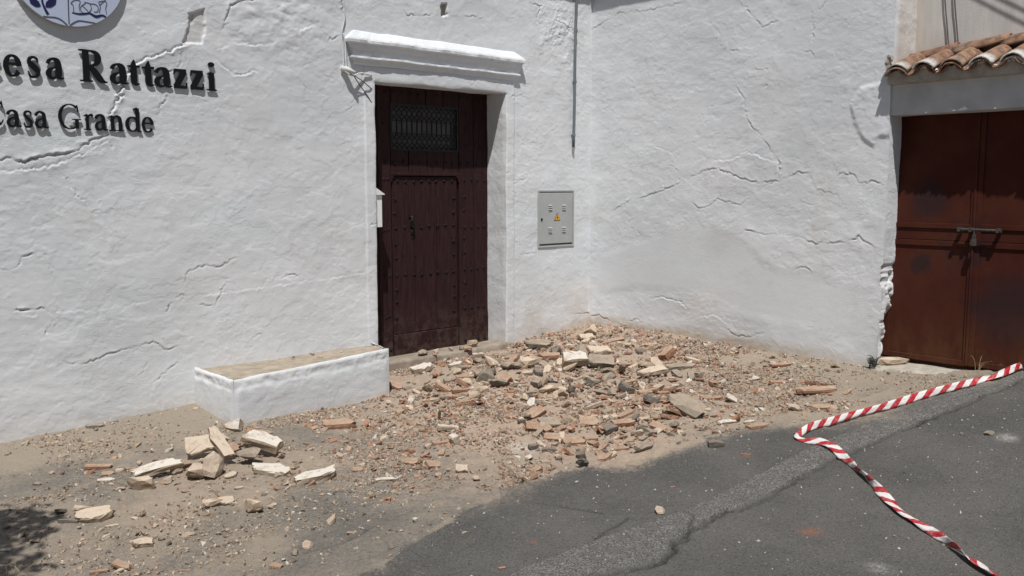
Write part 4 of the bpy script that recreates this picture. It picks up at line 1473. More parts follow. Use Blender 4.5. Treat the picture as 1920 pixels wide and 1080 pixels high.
# sliding bolt with its keeper and padlock
by_, bz_ = MID, -0.352
ya, yb = float(at_x(1801, 433, GDX)[1]), float(at_x(1881, 437, GDX)[1])
mb_ = MB()
bx_ = GDX - .055
mb_.tube([(bx_, ya, bz_ + .002), (bx_, yb, bz_ + .0)], 0.011, 8)
for y in (ya - .01, ya - .10, yb + .02):
    mb_.box((bx_ - .016, y - .012, bz_ - .016), (GDX, y + .012, bz_ + .018))
mb_.tube([(bx_, MID - .02, bz_), (bx_ - .01, MID - .022, bz_ - .05), (bx_ - .012, MID - .024, bz_ - .075)], .006, 6)
mb_.build('bolt', M['steel'], gdoor, smooth=False)
mb_ = MB()
mb_.box((bx_ - .024, MID - .045, bz_ - .13), (bx_ - .002, MID - .005, bz_ - .075))
mb_.tube([(bx_ - .012, MID - .012, bz_ - .075), (bx_ - .012, MID - .014, bz_ - .045), (bx_ - .012, MID - .025, bz_ - .035), (bx_ - .012, MID - .036, bz_ - .045), (bx_ - .012, MID - .038, bz_ - .075)], .0045, 6)
mb_.build('padlock', M['steel'], gdoor, bevel=0.002)
# jamb iron beside the leaf
gbox('frame_angle', LY0 + .035, LY0 + .003, -1.56, 0.72, GDX - .004, GDX + .04, 0.002)
# cement sill below the doors
sx_ = np.linspace(0, 1, 50)
sv = []
for j, (dx, z) in enumerate(((-.16, -1.80), (-.15, -1.585), (-.12, -1.565), (0.0, -1.545), (.12, -1.53))):
    yy = -3.44 - 1.6 * sx_
    sv.append(np.stack([GDX + dx - 0.03 * fbm(yy * 3, 0 * yy, 3, 631) * (j < 3) - .12 * (j < 3) * (1 - sx_) ** 2, yy, z + 0.010 * fbm(yy * 6, 0 * yy + j, 3, 632) + 0.02 * sx_], -1))
np_obj('sill', np.array(sv).reshape(-1, 3), grid_quads(5, 50), M['cement'], gar)
#PART4
# ================================================================== WALL LETTERING
def arcp(cx, cy, rx, ry, a0, a1, thick, thin, n=18, pw=1.4):
    out = []
    for i in range(n + 1):
        a = math.radians(a0 + (a1 - a0) * i / n)
        out.append((cx + rx * math.cos(a), cy + ry * math.sin(a), thin + (thick - thin) * abs(math.cos(a)) ** pw))
    return out


def glyph(ch, B):
    """strokes as [(x, y, width)...], x-height = 1; B is the weight of a stem"""
    t = B * 0.36
    S = []

    def st(*p, n=5):
        S.append(smooth_path(p, n))

    def ln(*p):
        S.append([np.array(q, float) for q in p])

    def serif(x, y, w, h=0.09):
        ln((x - w, y + h / 2, h * .7), (x - w * .5, y + h / 2, h), (x + w * .5, y + h / 2, h), (x + w, y + h / 2, h * .7))
    if ch == 'e':
        S.append([np.array(p) for p in arcp(.46, .48, .36, .45, 328, 0, B, t)])
        ln((.14, .56, t), (.86, .56, t))
        return S, .92
    if ch == 'c':
        S.append([np.array(p) for p in arcp(.46, .48, .36, .45, 325, 48, B, t)])
        ln((.66, .80, .16), (.72, .70, .20), (.76, .62, .08))
        return S, .88
    if ch == 's':
        st((.62, .70, .05), (.58, .86, .12), (.42, .94, .11), (.22, .86, .17), (.20, .68, B * .8), (.40, .52, B * .95), (.60, .34, B * .85), (.58, .13, .17), (.38, .04, .11), (.20, .08, .12), (.12, .30, .05))
        return S, .74
    if ch == 'a':
        st((.10, .70, .17), (.17, .84, .17), (.34, .94, .12), (.54, .86, B * .85), (.60, .66, B), (.60, .36, B), (.61, .16, B), (.70, .06, .13), (.86, .08, .05))
        st((.56, .58, .08), (.36, .52, .10), (.16, .38, B * .75), (.13, .22, B * .85), (.22, .08, .16), (.38, .05, .11), (.54, .16, .09))
        return S, .86
    if ch == 'R':
        ln((.32, .02, B * 1.05), (.32, 1.5, B * 1.05))
        serif(.32, 0, .31)
        serif(.24, 1.43, .25)
        st((.30, 1.46, .09), (.58, 1.46, .10), (.84, 1.36, .22), (.92, 1.12, B * 1.05), (.82, .88, .22), (.58, .78, .10), (.30, .78, .09))
        st((.52, .78, B * .7), (.76, .46, B), (1.0, .16, B), (1.18, .05, .14), (1.34, .03, .05))
        return S, 1.36
    if ch == 't':
        st((.34, 1.24, .04), (.31, 1.05, B * .7), (.31, .8, B), (.31, .4, B), (.32, .18, B), (.42, .06, .16), (.58, .08, .06))
        ln((.02, .90, .07), (.2, .92, .11), (.60, .92, .11))
        return S, .62
    if ch == 'z':
        ln((.10, .91, .15), (.72, .91, .15))
        ln((.62, .88, B), (.18, .10, B))
        ln((.06, .08, .15), (.72, .08, .15))
        ln((.08, .68, .05), (.13, .90, .10))
        ln((.74, .32, .05), (.69, .10, .10))
        return S, .78
    if ch == 'i':
        ln((.30, .02, B), (.30, .94, B))
        serif(.30, 0, .28)
        ln((.06, .84, .07), (.30, .92, .13))
        S.append([np.array(p) for p in ((.30, 1.22, .10), (.30, 1.27, .30), (.30, 1.34, .36), (.30, 1.42, .30), (.30, 1.47, .10))])
        return S, .58
    if ch in 'CG':
        S.append([np.array(p) for p in arcp(.74, .75, .62, .72, 312 if ch == 'C' else 296, 46, B, t * .8, 24)])
        ln((1.20, 1.46, .05), (1.23, 1.22, .09), (1.24, 1.04, .03))
        if ch == 'G':
            ln((1.16, .06, B), (1.16, .60, B))
            serif(1.16, .56, .28, .07)
            return S, 1.46
        ln((1.26, .42, .03), (1.19, .22, .10))
        return S, 1.36
    if ch == 'r':
        ln((.28, .02, B), (.28, .92, B))
        serif(.28, 0, .27, .08)
        ln((.04, .83, .07), (.28, .91, .13))
        st((.32, .68, .08), (.44, .86, .13), (.58, .90, .17), (.70, .84, .16))
        return S, .76
    if ch == 'n':
        ln((.28, .02, B), (.28, .92, B))
        serif(.28, 0, .25, .08)
        ln((.04, .83, .07), (.28, .91, .13))
        st((.32, .72, .08), (.50, .90, .12), (.70, .86, B * .8), (.80, .66, B), (.80, .04, B))
        serif(.80, 0, .25, .08)
        return S, 1.08
    if ch == 'd':
        S.append([np.array(p) for p in arcp(.46, .47, .34, .43, 55, 318, B, t)])
        ln((.78, .06, B), (.78, 1.46, B))
        ln((.52, 1.38, .07), (.78, 1.46, .12))
        ln((.78, .05, .12), (1.02, .03, .06))
        return S, 1.02


def letter_line(root, chars, base_z, xh, weight, front, thick):
    for ch, x0, x1 in chars:
        S, gw = glyph(ch, weight)
        xa, xb = float(at_y(x0, 200, -front)[0]), float(at_y(x1, 200, -front)[0])
        kx = (xb - xa) / gw
        mb2 = MB()
        for si, path in enumerate(S):
            P = np.array([p[:2] for p in path])
            Wd = np.array([p[2] for p in path])
            T = np.gradient(P, axis=0)
            T /= np.linalg.norm(T, axis=1)[:, None] + 1e-9
            Nn = np.stack([-T[:, 1], T[:, 0]], -1)
            Lf, Rt = P + Nn * Wd[:, None] / 2, P - Nn * Wd[:, None] / 2
            n = len(P)
            fy = -front - 0.0004 * si
            vs2, fs2 = [], []
            for yy in (fy, -front + thick):
                for a in (Lf, Rt):
                    vs2 += [(xa + p[0] * kx, yy, base_z + p[1] * xh) for p in a]
            for i in range(n - 1):
                fs2.append((i, i + 1, n + i + 1, n + i))
                fs2.append((2 * n + i, 3 * n + i, 3 * n + i + 1, 2 * n + i + 1))
                fs2.append((i, 2 * n + i, 2 * n + i + 1, i + 1))
                fs2.append((n + i, n + i + 1, 3 * n + i + 1, 3 * n + i))
            fs2.append((0, n, 3 * n, 2 * n))
            fs2.append((n - 1, 3 * n - 1, 4 * n - 1, 2 * n - 1))
            mb2.add(vs2, fs2)
        mb2.build('letter', M['letter'], root)


ZB1 = float(at_y(30, 143, -.03)[2])
ZB2 = float(at_y(200, 245, -.03)[2])
l1 = empty('wall_lettering', (2.4, 0, ZB1), 'bold black raised letters reading cesa Rattazzi, cut by the left edge', 'lettering', 'raised letters on the white wall')
letter_line(l1, [('c', -24, 6), ('e', 12.5, 44), ('s', 53, 80), ('a', 90, 124), ('R', 153, 205), ('a', 209, 244), ('t', 242, 266), ('t', 269, 293), ('a', 292, 325), ('z', 326, 354), ('z', 357, 385), ('i', 389, 408)], ZB1, 0.153, 0.30, 0.018, 0.011)
l2 = empty('wall_lettering', (2.1, 0, ZB2), 'lighter black raised letters reading Casa Grande below the bold line', 'lettering', 'raised letters on the white wall')
letter_line(l2, [('C', -36, 8), ('a', 10, 39), ('s', 40.5, 61), ('a', 63, 90), ('G', 108, 152), ('r', 155.5, 175), ('a', 175.5, 201), ('n', 202, 232), ('d', 233.5, 264), ('e', 265, 287)], ZB2, 0.122, 0.22, 0.018, 0.011)

# ================================================================== ROUND EMBLEM
EF = 0.036
bot = at_y(131, 50, -EF)
ER = 0.395
EC = (float(bot[0]) + 0.005, float(bot[2]) + ER)
em = empty('round_emblem', (EC[0], 0, EC[1] - ER), 'round pale blue board with navy plant and open book drawing, top cut off', 'emblem')
NE = 64


def disc(nm, r, y0_, y1_, mat):
    mb2 = MB()
    mb2.prism([(EC[0] + r * math.cos(2 * math.pi * k / NE), EC[1] + r * math.sin(2 * math.pi * k / NE)) for k in range(NE)], lambda u, v, d: (u, d, v), y0_, y1_)
    return mb2.build(nm, M[mat], em)


disc('board', ER, -EF + .004, -.004, 'rim')
disc('face', ER - 0.004, -EF, -EF + .005, 'disc')


def ink_line(nm, pix, w, mat='ink', closed=False, n=6):
    path = smooth_path([tuple(at_y(a, b, -EF)[[0, 2]]) for a, b in pix], n)
    P = np.array(path)
    T = np.gradient(P, axis=0)
    T /= np.linalg.norm(T, axis=1)[:, None] + 1e-9
    Nn = np.stack([-T[:, 1], T[:, 0]], -1)
    ww = np.array(w if isinstance(w, (list, tuple)) else [w, w], float)
    Wd = np.interp(np.linspace(0, 1, len(P)), np.linspace(0, 1, len(ww)), ww)[:, None]
    A, Bq = P + Nn * Wd / 2, P - Nn * Wd / 2
    mb2 = MB()
    n_ = len(P)
    ok = lambda p: (p[0] - EC[0]) ** 2 + (p[1] - EC[1]) ** 2 < (ER - .006) ** 2
    vs2 = [(a[0], y, a[1]) for y in (-EF - .0025, -EF + .001) for arr in (A, Bq) for a in arr]
    fs2 = []
    for i in range(n_ - 1):
        if not (ok(P[i]) and ok(P[i + 1])):
            continue
        fs2 += [(i, i + 1, n_ + i + 1, n_ + i), (i, 2 * n_ + i, 2 * n_ + i + 1, i + 1), (n_ + i, n_ + i + 1, 3 * n_ + i + 1, 3 * n_ + i)]
    if fs2:
        mb2.add(vs2, fs2)
        mb2.build(nm, M[mat], em)


ink_line('stem', [(74, -60), (78, -20), (79, 2), (84, 16), (90, 27)], [.010, .013, .013, .016, .020], 'navy')
ink_line('leaf', [(56, -8), (62, 2), (70, 8), (76, 11)], [.010, .050, .045, .006], 'navy')
ink_line('leaf', [(104, -6), (98, 3), (91, 9), (86, 13)], [.010, .052, .045, .006], 'navy')
ink_line('leaf', [(60, -44), (65, -34), (71, -28), (76, -24)], [.010, .045, .04, .006], 'navy')
ink_line('leaf', [(100, -44), (94, -34), (87, -28), (82, -22)], [.010, .045, .04, .006], 'navy')
ink_line('book_line', [(126, -100), (127, -40), (128, 10), (129.5, 49)], .007)
ink_line('book_line', [(60, 26), (85, 31), (105, 33), (117, 39), (129, 50)], [.005, .008, .009, .009, .008])
ink_line('book_line', [(130, 50), (136, 44), (148, 39), (165, 41), (185, 44), (200, 44)], [.008, .009, .009, .008, .006, .005])
ink_line('wave', [(135, 23.5), (147, 26), (158, 26), (168, 25), (180, 31), (192, 29), (203, 35)], [.006, .012, .013, .012, .020, .014, .012], 'navy')
ink_line('ornament', [(138, 22), (137, 10), (133, 6), (140, 0), (150, 2), (148, 12), (150, 22)], .0045)
ink_line('ornament', [(160, 6), (151, 13), (154, 23), (164, 24), (171, 17), (168, 7), (158, 4)], .0045)
ink_line('ornament', [(154, 10), (160, 16), (165, 21)], .0045)
ink_line('ornament', [(168, 7), (178, 8), (184, 14), (182, 22), (176, 22)], .0045)
ink_line('ornament', [(186, 24), (188, 12), (185, 4), (195, 2), (200, 6), (198, 16), (200, 27)], .0045)
ink_line('ornament', [(186, 10), (193, 4), (200, -4)], .0045)

# ================================================================== METER CABINET
b0 = at_y(1009, 466, -.01)
b1 = at_y(1077, 356, -.01)
cx0, cx1, cz0, cz1 = float(b0[0]), float(b1[0]), float(b0[2]) + .004, float(b1[2])
cab = empty('meter_cabinet', ((cx0 + cx1) / 2, 0, cz0), 'flat grey metal meter cabinet with yellow warning triangle set in the wall', 'cabinet')
mb2 = MB()
for lo, hi in (((cx0, cz0), (cx1, cz0 + .02)), ((cx0, cz1 - .02), (cx1, cz1)), ((cx0, cz0 + .02), (cx0 + .02, cz1 - .02)), ((cx1 - .02, cz0 + .02), (cx1, cz1 - .02))):
    mb2.box((lo[0], -.010, lo[1]), (hi[0], .03, hi[1]))
mb2.build('frame', M['cabinet'], cab, bevel=0.003)
mb2 = MB()
mb2.box((cx0 + .024, -.006, cz0 + .040), (cx1 - .022, .01, cz1 - .030))
mb2.build('cabinet_door', M['cabinet'], cab, bevel=0.004)
mb2 = MB()
mb2.box((cx0 + .02, .006, cz0 + .02), (cx1 - .02, .025, cz1 - .02))
mb2.build('backing', M['cable'], cab)
cw, chh = cx1 - cx0, cz1 - cz0
for fx in (0.33, 0.71):
    for fz in (0.70, 0.31):
        for k in range(3):
            mb2 = MB()
            x_, z_ = cx0 + fx * cw, cz0 + fz * chh + (k - 1) * .021
            P = [(x_ - .028, z_ - .006), (x_ + .028, z_ - .006), (x_ + .024, z_ + .006), (x_ - .024, z_ + .006)]
            mb2.add([(P[0][0], -.017, P[0][1]), (P[1][0], -.017, P[1][1]), (P[2][0], -.0065, P[2][1]), (P[3][0], -.0065, P[3][1]), (P[0][0], -.0065, P[0][1]), (P[1][0], -.0065, P[1][1])],
                    [(0, 1, 2, 3), (0, 3, 4), (1, 5, 2)])
            mb2.build('louvre', M['cabinet'], cab)
tx, tz_ = cx0 + .525 * cw, cz0 + .465 * chh
mb2 = MB()
mb2.prism([(tx - .046, tz_), (tx + .046, tz_), (tx, tz_ + .086)], lambda u, v, d: (u, d, v), -.0085, -.0055)
sg_ = mb2.build('warning_sign', M['black'], cab)
mb2 = MB()
mb2.prism([(tx - .038, tz_ + .005), (tx + .038, tz_ + .005), (tx, tz_ + .076)], lambda u, v, d: (u, d, v), -.0102, -.008)
mb2.build('yellow_field', M['yellow'], sg_)
mb2 = MB()
mb2.prism([(tx + .006, tz_ + .054), (tx - .012, tz_ + .030), (tx - .001, tz_ + .030), (tx - .006, tz_ + .012), (tx + .013, tz_ + .036), (tx + .002, tz_ + .036)], lambda u, v, d: (u, d, v), -.0115, -.010)
mb2.build('lightning_bolt', M['black'], sg_)
mb2 = MB()
mb2.prism([(cx0 + .055 + .012 * math.cos(a), cz0 + .49 * chh + .016 * math.sin(a)) for a in np.linspace(0, 2 * math.pi, 13)[:-1]], lambda u, v, d: (u, d, v), -.012, -.004)
mb2.build('lock', M['black'], cab)

# ================================================================== LETTER BOX in the door reveal
mz1, mz0 = float(at_y(712, 366, .03)[2]), float(at_y(712, 426, .03)[2])
mx = float(at_y(716.5, 390, .03)[0])
mr = float(at_y(719.5, 362, .03)[0])
mt = float(at_y(703, 352, .03)[2])
mail = empty('letter_box', (DX0 + .03, .1, mz0), 'small white letter box with pitched lid fixed inside the door jamb', 'letter box')
mb2 = MB()
mb2.box((DX0 - .01, .03, mz0), (mx, .24, mz1))
mb2.build('body', M['mailwhite'], mail, bevel=.003)
mb2 = MB()
mb2.prism([(DX0 - .01, mz1 + .002), (mr, mz1 + .004), (mr, mz1 + .010), (DX0 + .012, mt), (DX0 - .01, mt)], lambda u, v, d: (u, d, v), .012, .255)
mb2.build('lid', M['mailwhite'], mail)

# ================================================================== CONDUIT, WIRES, CABLES
cd = empty('conduit', (7.3, -.03, 0.44), 'thin grey conduit pipe running down the wall near the inside corner', 'pipe')
p0, p1 = at_y(1075, 276, -.035), at_y(1081, -5, -.035)
mb2 = MB()
path = [tuple(p0 + (p1 - p0) * t + np.array([0.004 * math.sin(t * 7), 0, 0])) for t in np.linspace(0, 1, 14)]
path[-1:] = [path[-1], (path[-1][0], -.035, 2.69)]
mb2.tube(path, .0165, 10)
mb2.build('pipe', M['conduit'], cd, smooth=True)
for t in (0.08, 0.44, 0.78):
    c_ = p0 + (p1 - p0) * t
    mb2 = MB()
    mb2.tube([(c_[0] + .002, -.035, c_[2] - .012), (c_[0] + .002, -.035, c_[2] + .012)], .0215, 10)
    mb2.box((c_[0] - .005, -.03, c_[2] - .01), (c_[0] + .005, .01, c_[2] + .01))
    mb2.build('clip', M['conduit'], cd, smooth=False)


def cable(nm, pix, r, mat, label, cat, depth=0.02, group=None, plane='A'):
    pts = []
    for k, p in enumerate(pix):
        d = p[2] if len(p) > 2 else depth
        pts.append(tuple(at_y(p[0], p[1], -d)) if plane == 'A' else tuple(at_x(p[0], p[1], CX - d)))
    mb2 = MB()
    mb2.tube(smooth_path(pts, 5), r, 7)
    o_ = mb2.build(nm, M[mat], None, smooth=True)
    return tag(o_, label, cat, group)


cable('wire', [(641, -30), (645, 15), (646, 35), (641, 62), (643, 90), (645, 125, .03), (652, 138, .05), (664, 143, .05)], .006, 'wire', 'whitewashed wire running down to the corner of the door hood', 'wire', .016)
cable('wire', [(644, 62), (648, 90), (650, 126, .03), (662, 141, .045), (676, 137, .03), (697, 141, .015)], .007, 'wire', 'whitewashed wire bending right along the top of the door surround', 'wire', .016)
cable('loose_wire', [(666, 143, .06), (680, 152, .04), (696, 166, .01), (702, 172, -.05)], .0045, 'cable', 'short loose grey wire end pointing into the door reveal', 'wire')
cable('loose_wire', [(664, 143, .05), (675, 160, .02), (688, 178, .012), (697, 193, .006)], .0045, 'cable', 'longer loose grey wire hanging over the door jamb', 'wire')
mb2 = MB()
c_ = at_y(651, 130, -.04)
mb2.tube([(c_[0] - .03, .0, c_[2] + .01), (c_[0], -.04, c_[2]), (c_[0] + .055, -.085, c_[2] - .03)], [.03, .024, .016], 8)
tag(mb2.build('wire_bracket', M['wire'], None, smooth=True), 'lumpy whitewashed wire bracket sticking out left of the door hood', 'bracket')
cable('wall_cable', [(1771, -60), (1772, 0), (1776, 50), (1780, 100)], .006, 'cable', 'left of two dark vertical cables above the tiled canopy', 'cable', .02, 'cables on the garage wall', 'C')
cable('wall_cable', [(1788, -60), (1790, 0), (1794, 50), (1798, 100)], .006, 'cable', 'right of two dark vertical cables above the tiled canopy', 'cable', .02, 'cables on the garage wall', 'C')
# overhead cables just above the picture; their broad shadows cross the upper wall
for (a, b_), q_, r, lb in ((((1835, 0), (1920, 44)), .34, .0062, 'overhead cable above the picture casting the lower slanting shadow'), (((1882, 0), (1920, 19)), .30, .0062, 'overhead cable above the picture casting the upper slanting shadow')):
    A0, A1 = at_x(*a, CX), at_x(*b_, CX)
    dr = (A1 - A0)
    ts = np.linspace(-1.2, 5, 14)
    sh = np.array([-q_, -q_ * .38 / .34, q_ / .34])
    mb2 = MB()
    mb2.tube([tuple(A0 + dr * t + sh) for t in ts], r, 8)
    tag(mb2.build('overhead_cable', M['cable'], None, smooth=True), lb, 'cable', 'overhead cables')

# ================================================================== BARRIER TAPE
def tape(pix, w=0.062):
    """pix: px, py, lift, roll (0 = flat, 90 = standing on edge)"""
    base = []
    for px, py, lift, roll in pix:
        g = on_ground(px, py)
        base.append((g[0], g[1], gz_at(g[0], g[1]) + lift, roll))
    P = np.array(smooth_path(base, 22))
    X = P[:, :3]
    T = np.gradient(X, axis=0)
    T /= np.linalg.norm(T, axis=1)[:, None]
    up = np.array([0, 0, 1.0])
    side = np.cross(T, up)
    side /= np.linalg.norm(side, axis=1)[:, None]
    nu_ = np.cross(side, T)
    r = np.radians(P[:, 3])[:, None]
    D = side * np.cos(r) + nu_ * np.sin(r)
    Nn = np.cross(D, T)
    s = np.r_[0, np.cumsum(np.linalg.norm(np.diff(X, axis=0), axis=1))]
    K = 5
    vs_, uv = [], []
    n = len(X)
    for i in range(n):
        for k in range(K):
            t = k / (K - 1)
            cr = 0.003 * math.sin(s[i] * 9 + k * 1.1) + 0.003 * math.sin(s[i] * 31 + k * 2.4)
            ww = w * (0.88 + 0.12 * math.sin(s[i] * 2.3 + 1) * math.sin(s[i] * 5.1))
            c = X[i] + D[i] * (t - .5) * ww + Nn[i] * (cr + (w - ww) * .5 * math.sin(math.pi * t))
            c[2] = max(c[2], gz_at(c[0], c[1]) + .004)
            vs_.append(c)
            uv.append((s[i], t))
    q = grid_quads(n, K)
    me = np_mesh('barrier_tape', np.array(vs_), q, M['tape'])
    l = me.uv_layers.new(name='UVMap')
    l.data.foreach_set('uv', np.array(uv, np.float32)[q.ravel()].ravel())
    o_ = bpy.data.objects.new('barrier_tape', me)
    COL.objects.link(o_)
    so = o_.modifiers.new('thickness', 'SOLIDIFY')
    so.thickness = 0.0012
    return o_


tp = tape([(2100, 640, .05, 70), (1990, 668, .05, 68), (1915, 696, .045, 60), (1870, 711, .035, 20), (1830, 719, .03, 50), (1780, 734, .035, 65), (1720, 750, .035, 70), (1660, 768, .035, 72), (1600, 784, .035, 70), (1555, 796, .035, 68), (1522, 806, .03, 55), (1502, 815, .02, 25),
           (1496, 822, .012, 5), (1510, 828, .012, -20), (1535, 834, .02, -40), (1562, 846, .02, -15), (1590, 868, .02, -70), (1620, 894, .03, -115), (1652, 924, .02, -40), (1685, 955, .015, 8), (1725, 983, .015, 0), (1762, 1009, .02, -60), (1795, 1033, .03, -125), (1835, 1060, .02, -170), (1885, 1090, .02, -150), (1960, 1140, .02, -160)])
tag(tp, 'red and white striped barrier tape lying twisted across the road', 'tape')
#PART5
# ================================================================== RUBBLE
def finish(me, mat, smooth=False):
    me.update()
    me.materials.append(M[mat])
    return me


def rock_mesh(nm, mat, seed, sx_=1.0, sy_=0.8, sz_=0.6, cuts=13):
    import bmesh
    rg = random.Random(seed)
    bm = bmesh.new()
    bmesh.ops.create_icosphere(bm, subdivisions=2, radius=0.62)
    for v in bm.verts:
        v.co *= 1 + rg.uniform(-.05, .05)
    for k in range(cuts):
        n = Vector((rg.gauss(0, 1), rg.gauss(0, 1), rg.gauss(0, 1))).normalized()
        d = rg.uniform(.17, .42)
        for v in bm.verts:
            e_ = v.co.dot(n) - d
            if e_ > 0:
                v.co -= n * e_ * .97
    for v in bm.verts:
        v.co += Vector((rg.uniform(-1, 1), rg.uniform(-1, 1), rg.uniform(-1, 1))) * .022
        v.co = Vector((v.co.x * sx_, v.co.y * sy_, v.co.z * sz_))
    ext = max(v.co.x for v in bm.verts) - min(v.co.x for v in bm.verts)
    for v in bm.verts:
        v.co /= ext
    me = bpy.data.meshes.new(nm)
    bm.to_mesh(me)
    bm.free()
    return finish(me, mat)


def slab_mesh(nm, mat, seed, ratio=0.6, th=0.22, n=9):
    """flat fragment of render: ragged outline, unit length"""
    rg = random.Random(seed)
    cor = []
    for sx2, sy2 in ((1, 1), (-1, 1), (-1, -1), (1, -1)):
        x, y = sx2 * (.5 - rg.uniform(0, .12)), sy2 * (.5 - rg.uniform(0, .2))
        if rg.random() < .6:                      # a corner broken off
            c1, c2 = rg.uniform(.12, .35), rg.uniform(.12, .4)
            two = [(x - sx2 * c1, y), (x, y - sy2 * c2)]
            cor += two if sx2 * sy2 < 0 else two[::-1]
        else:
            cor.append((x, y))
    ring = []
    for (xa, ya), (xb, yb) in zip(cor, cor[1:] + cor[:1]):
        for q_ in range(2 if n < 9 else 3):
            t = q_ / (2 if n < 9 else 3)
            ring.append(((xa + (xb - xa) * t) + rg.uniform(-.025, .025), ((ya + (yb - ya) * t) + rg.uniform(-.03, .03)) * ratio))
    n = len(ring)
    vs_ = []
    lay = [(.95, 0), (1.03, .35), (1.01, .82), (.965, 1.0)]
    for sc_, h in lay:
        for (x, y) in ring:
            vs_.append((x * sc_ + rg.uniform(-.022, .022), y * sc_ + rg.uniform(-.022, .022), (h - .5) * th + rg.uniform(-.11, .11) * th))
    b_ = len(vs_)
    vs_.append((0, 0, -.5 * th))
    vs_.append((rg.uniform(-.1, .1), rg.uniform(-.05, .05), .5 * th + rg.uniform(-.02, .06) * th))
    fs_ = []
    for l_ in range(3):
        for k in range(n):
            k2 = (k + 1) % n
            fs_.append((l_ * n + k, l_ * n + k2, (l_ + 1) * n + k2, (l_ + 1) * n + k))
    for k in range(n):
        k2 = (k + 1) % n
        fs_.append((k2, k, b_))
        fs_.append((3 * n + k, 3 * n + k2, b_ + 1))
    me = bpy.data.meshes.new(nm)
    me.from_pydata(vs_, [], fs_)
    return finish(me, mat)


def brick_mesh(nm, mat, seed, ratio=.5, th=.20):
    """piece of a thin brick: sound faces, one or two broken ends"""
    rg = random.Random(seed)
    nx_, ny_, nz_ = 4, 3, 2
    g = {}
    vs_ = []

    def vid(i, j, k):
        if (i, j, k) not in g:
            x = i / nx_ - .5
            y = (j / ny_ - .5) * ratio
            z = (k / nz_ - .5) * th
            if i == nx_:
                x += rg.uniform(-.14, .10)
                y *= rg.uniform(.8, 1.0)
            if i == 0 and seed % 2:
                x += rg.uniform(-.06, .10)
            x += rg.uniform(-.012, .012)
            y += rg.uniform(-.012, .012)
            z += rg.uniform(-.010, .010)
            if (j in (0, ny_)) and (k in (0, nz_)):
                y *= rg.uniform(.90, .98)
            g[(i, j, k)] = len(vs_)
            vs_.append((x, y, z))
        return g[(i, j, k)]
    fs_ = []
    for i in range(nx_):
        for j in range(ny_):
            fs_.append((vid(i, j, nz_), vid(i + 1, j, nz_), vid(i + 1, j + 1, nz_), vid(i, j + 1, nz_)))
            fs_.append((vid(i, j, 0), vid(i, j + 1, 0), vid(i + 1, j + 1, 0), vid(i + 1, j, 0)))
    for i in range(nx_):
        for k in range(nz_):
            fs_.append((vid(i, 0, k), vid(i + 1, 0, k), vid(i + 1, 0, k + 1), vid(i, 0, k + 1)))
            fs_.append((vid(i, ny_, k), vid(i, ny_, k + 1), vid(i + 1, ny_, k + 1), vid(i + 1, ny_, k)))
    for j in range(ny_):
        for k in range(nz_):
            fs_.append((vid(0, j, k), vid(0, j, k + 1), vid(0, j + 1, k + 1), vid(0, j + 1, k)))
            fs_.append((vid(nx_, j, k), vid(nx_, j + 1, k), vid(nx_, j + 1, k + 1), vid(nx_, j, k + 1)))
    me = bpy.data.meshes.new(nm)
    me.from_pydata(vs_, [], fs_)
    return finish(me, mat)


LIB = {
    'brick': [brick_mesh('brick_fragment', 'brick', 10 + k, (.5, .6, .42, .75, .38, .66)[k], (.2, .26, .18, .22, .2, .3)[k]) for k in range(6)],
    'tile': [slab_mesh('tile_fragment', 'brick', 30 + k, (.42, .6, .34, .5)[k], (.07, .09, .06, .08)[k], 7) for k in range(4)],
    'mortar': [rock_mesh('mortar_lump', 'mortar', 50 + k, 1, (.8, .7, .9, .6, .75)[k], (.62, .5, .7, .55, .45)[k]) for k in range(5)],
    'mslab': [slab_mesh('mortar_slab', 'mortar', 60 + k, (.5, .7, .62, .4)[k], (.16, .22, .18, .16)[k]) for k in range(4)],
    'slab': [slab_mesh('render_slab', 'slab', 80 + k, (.38, .55, .48, .65, .3)[k], (.14, .16, .12, .2, .12)[k], 10) for k in range(5)],
    'white': [rock_mesh('white_lump', 'slab', 95 + k, 1, .75, .6) for k in range(3)],
    'stone': [rock_mesh('grey_stone', 'stone', 100 + k, 1, (.8, .7, .85, .6)[k], (.6, .5, .65, .35)[k]) for k in range(4)],
    'gslab': [slab_mesh('grey_slab', 'stone', 120 + k, (.7, .6, .8, .45)[k], (.2, .15, .25, .14)[k], 8) for k in range(4)],
    'dark': [slab_mesh('dark_stone', 'darkstone', 140 + k, (.6, .5, .7)[k], (.35, .4, .3)[k], 7) for k in range(3)],
}
CNT = {}


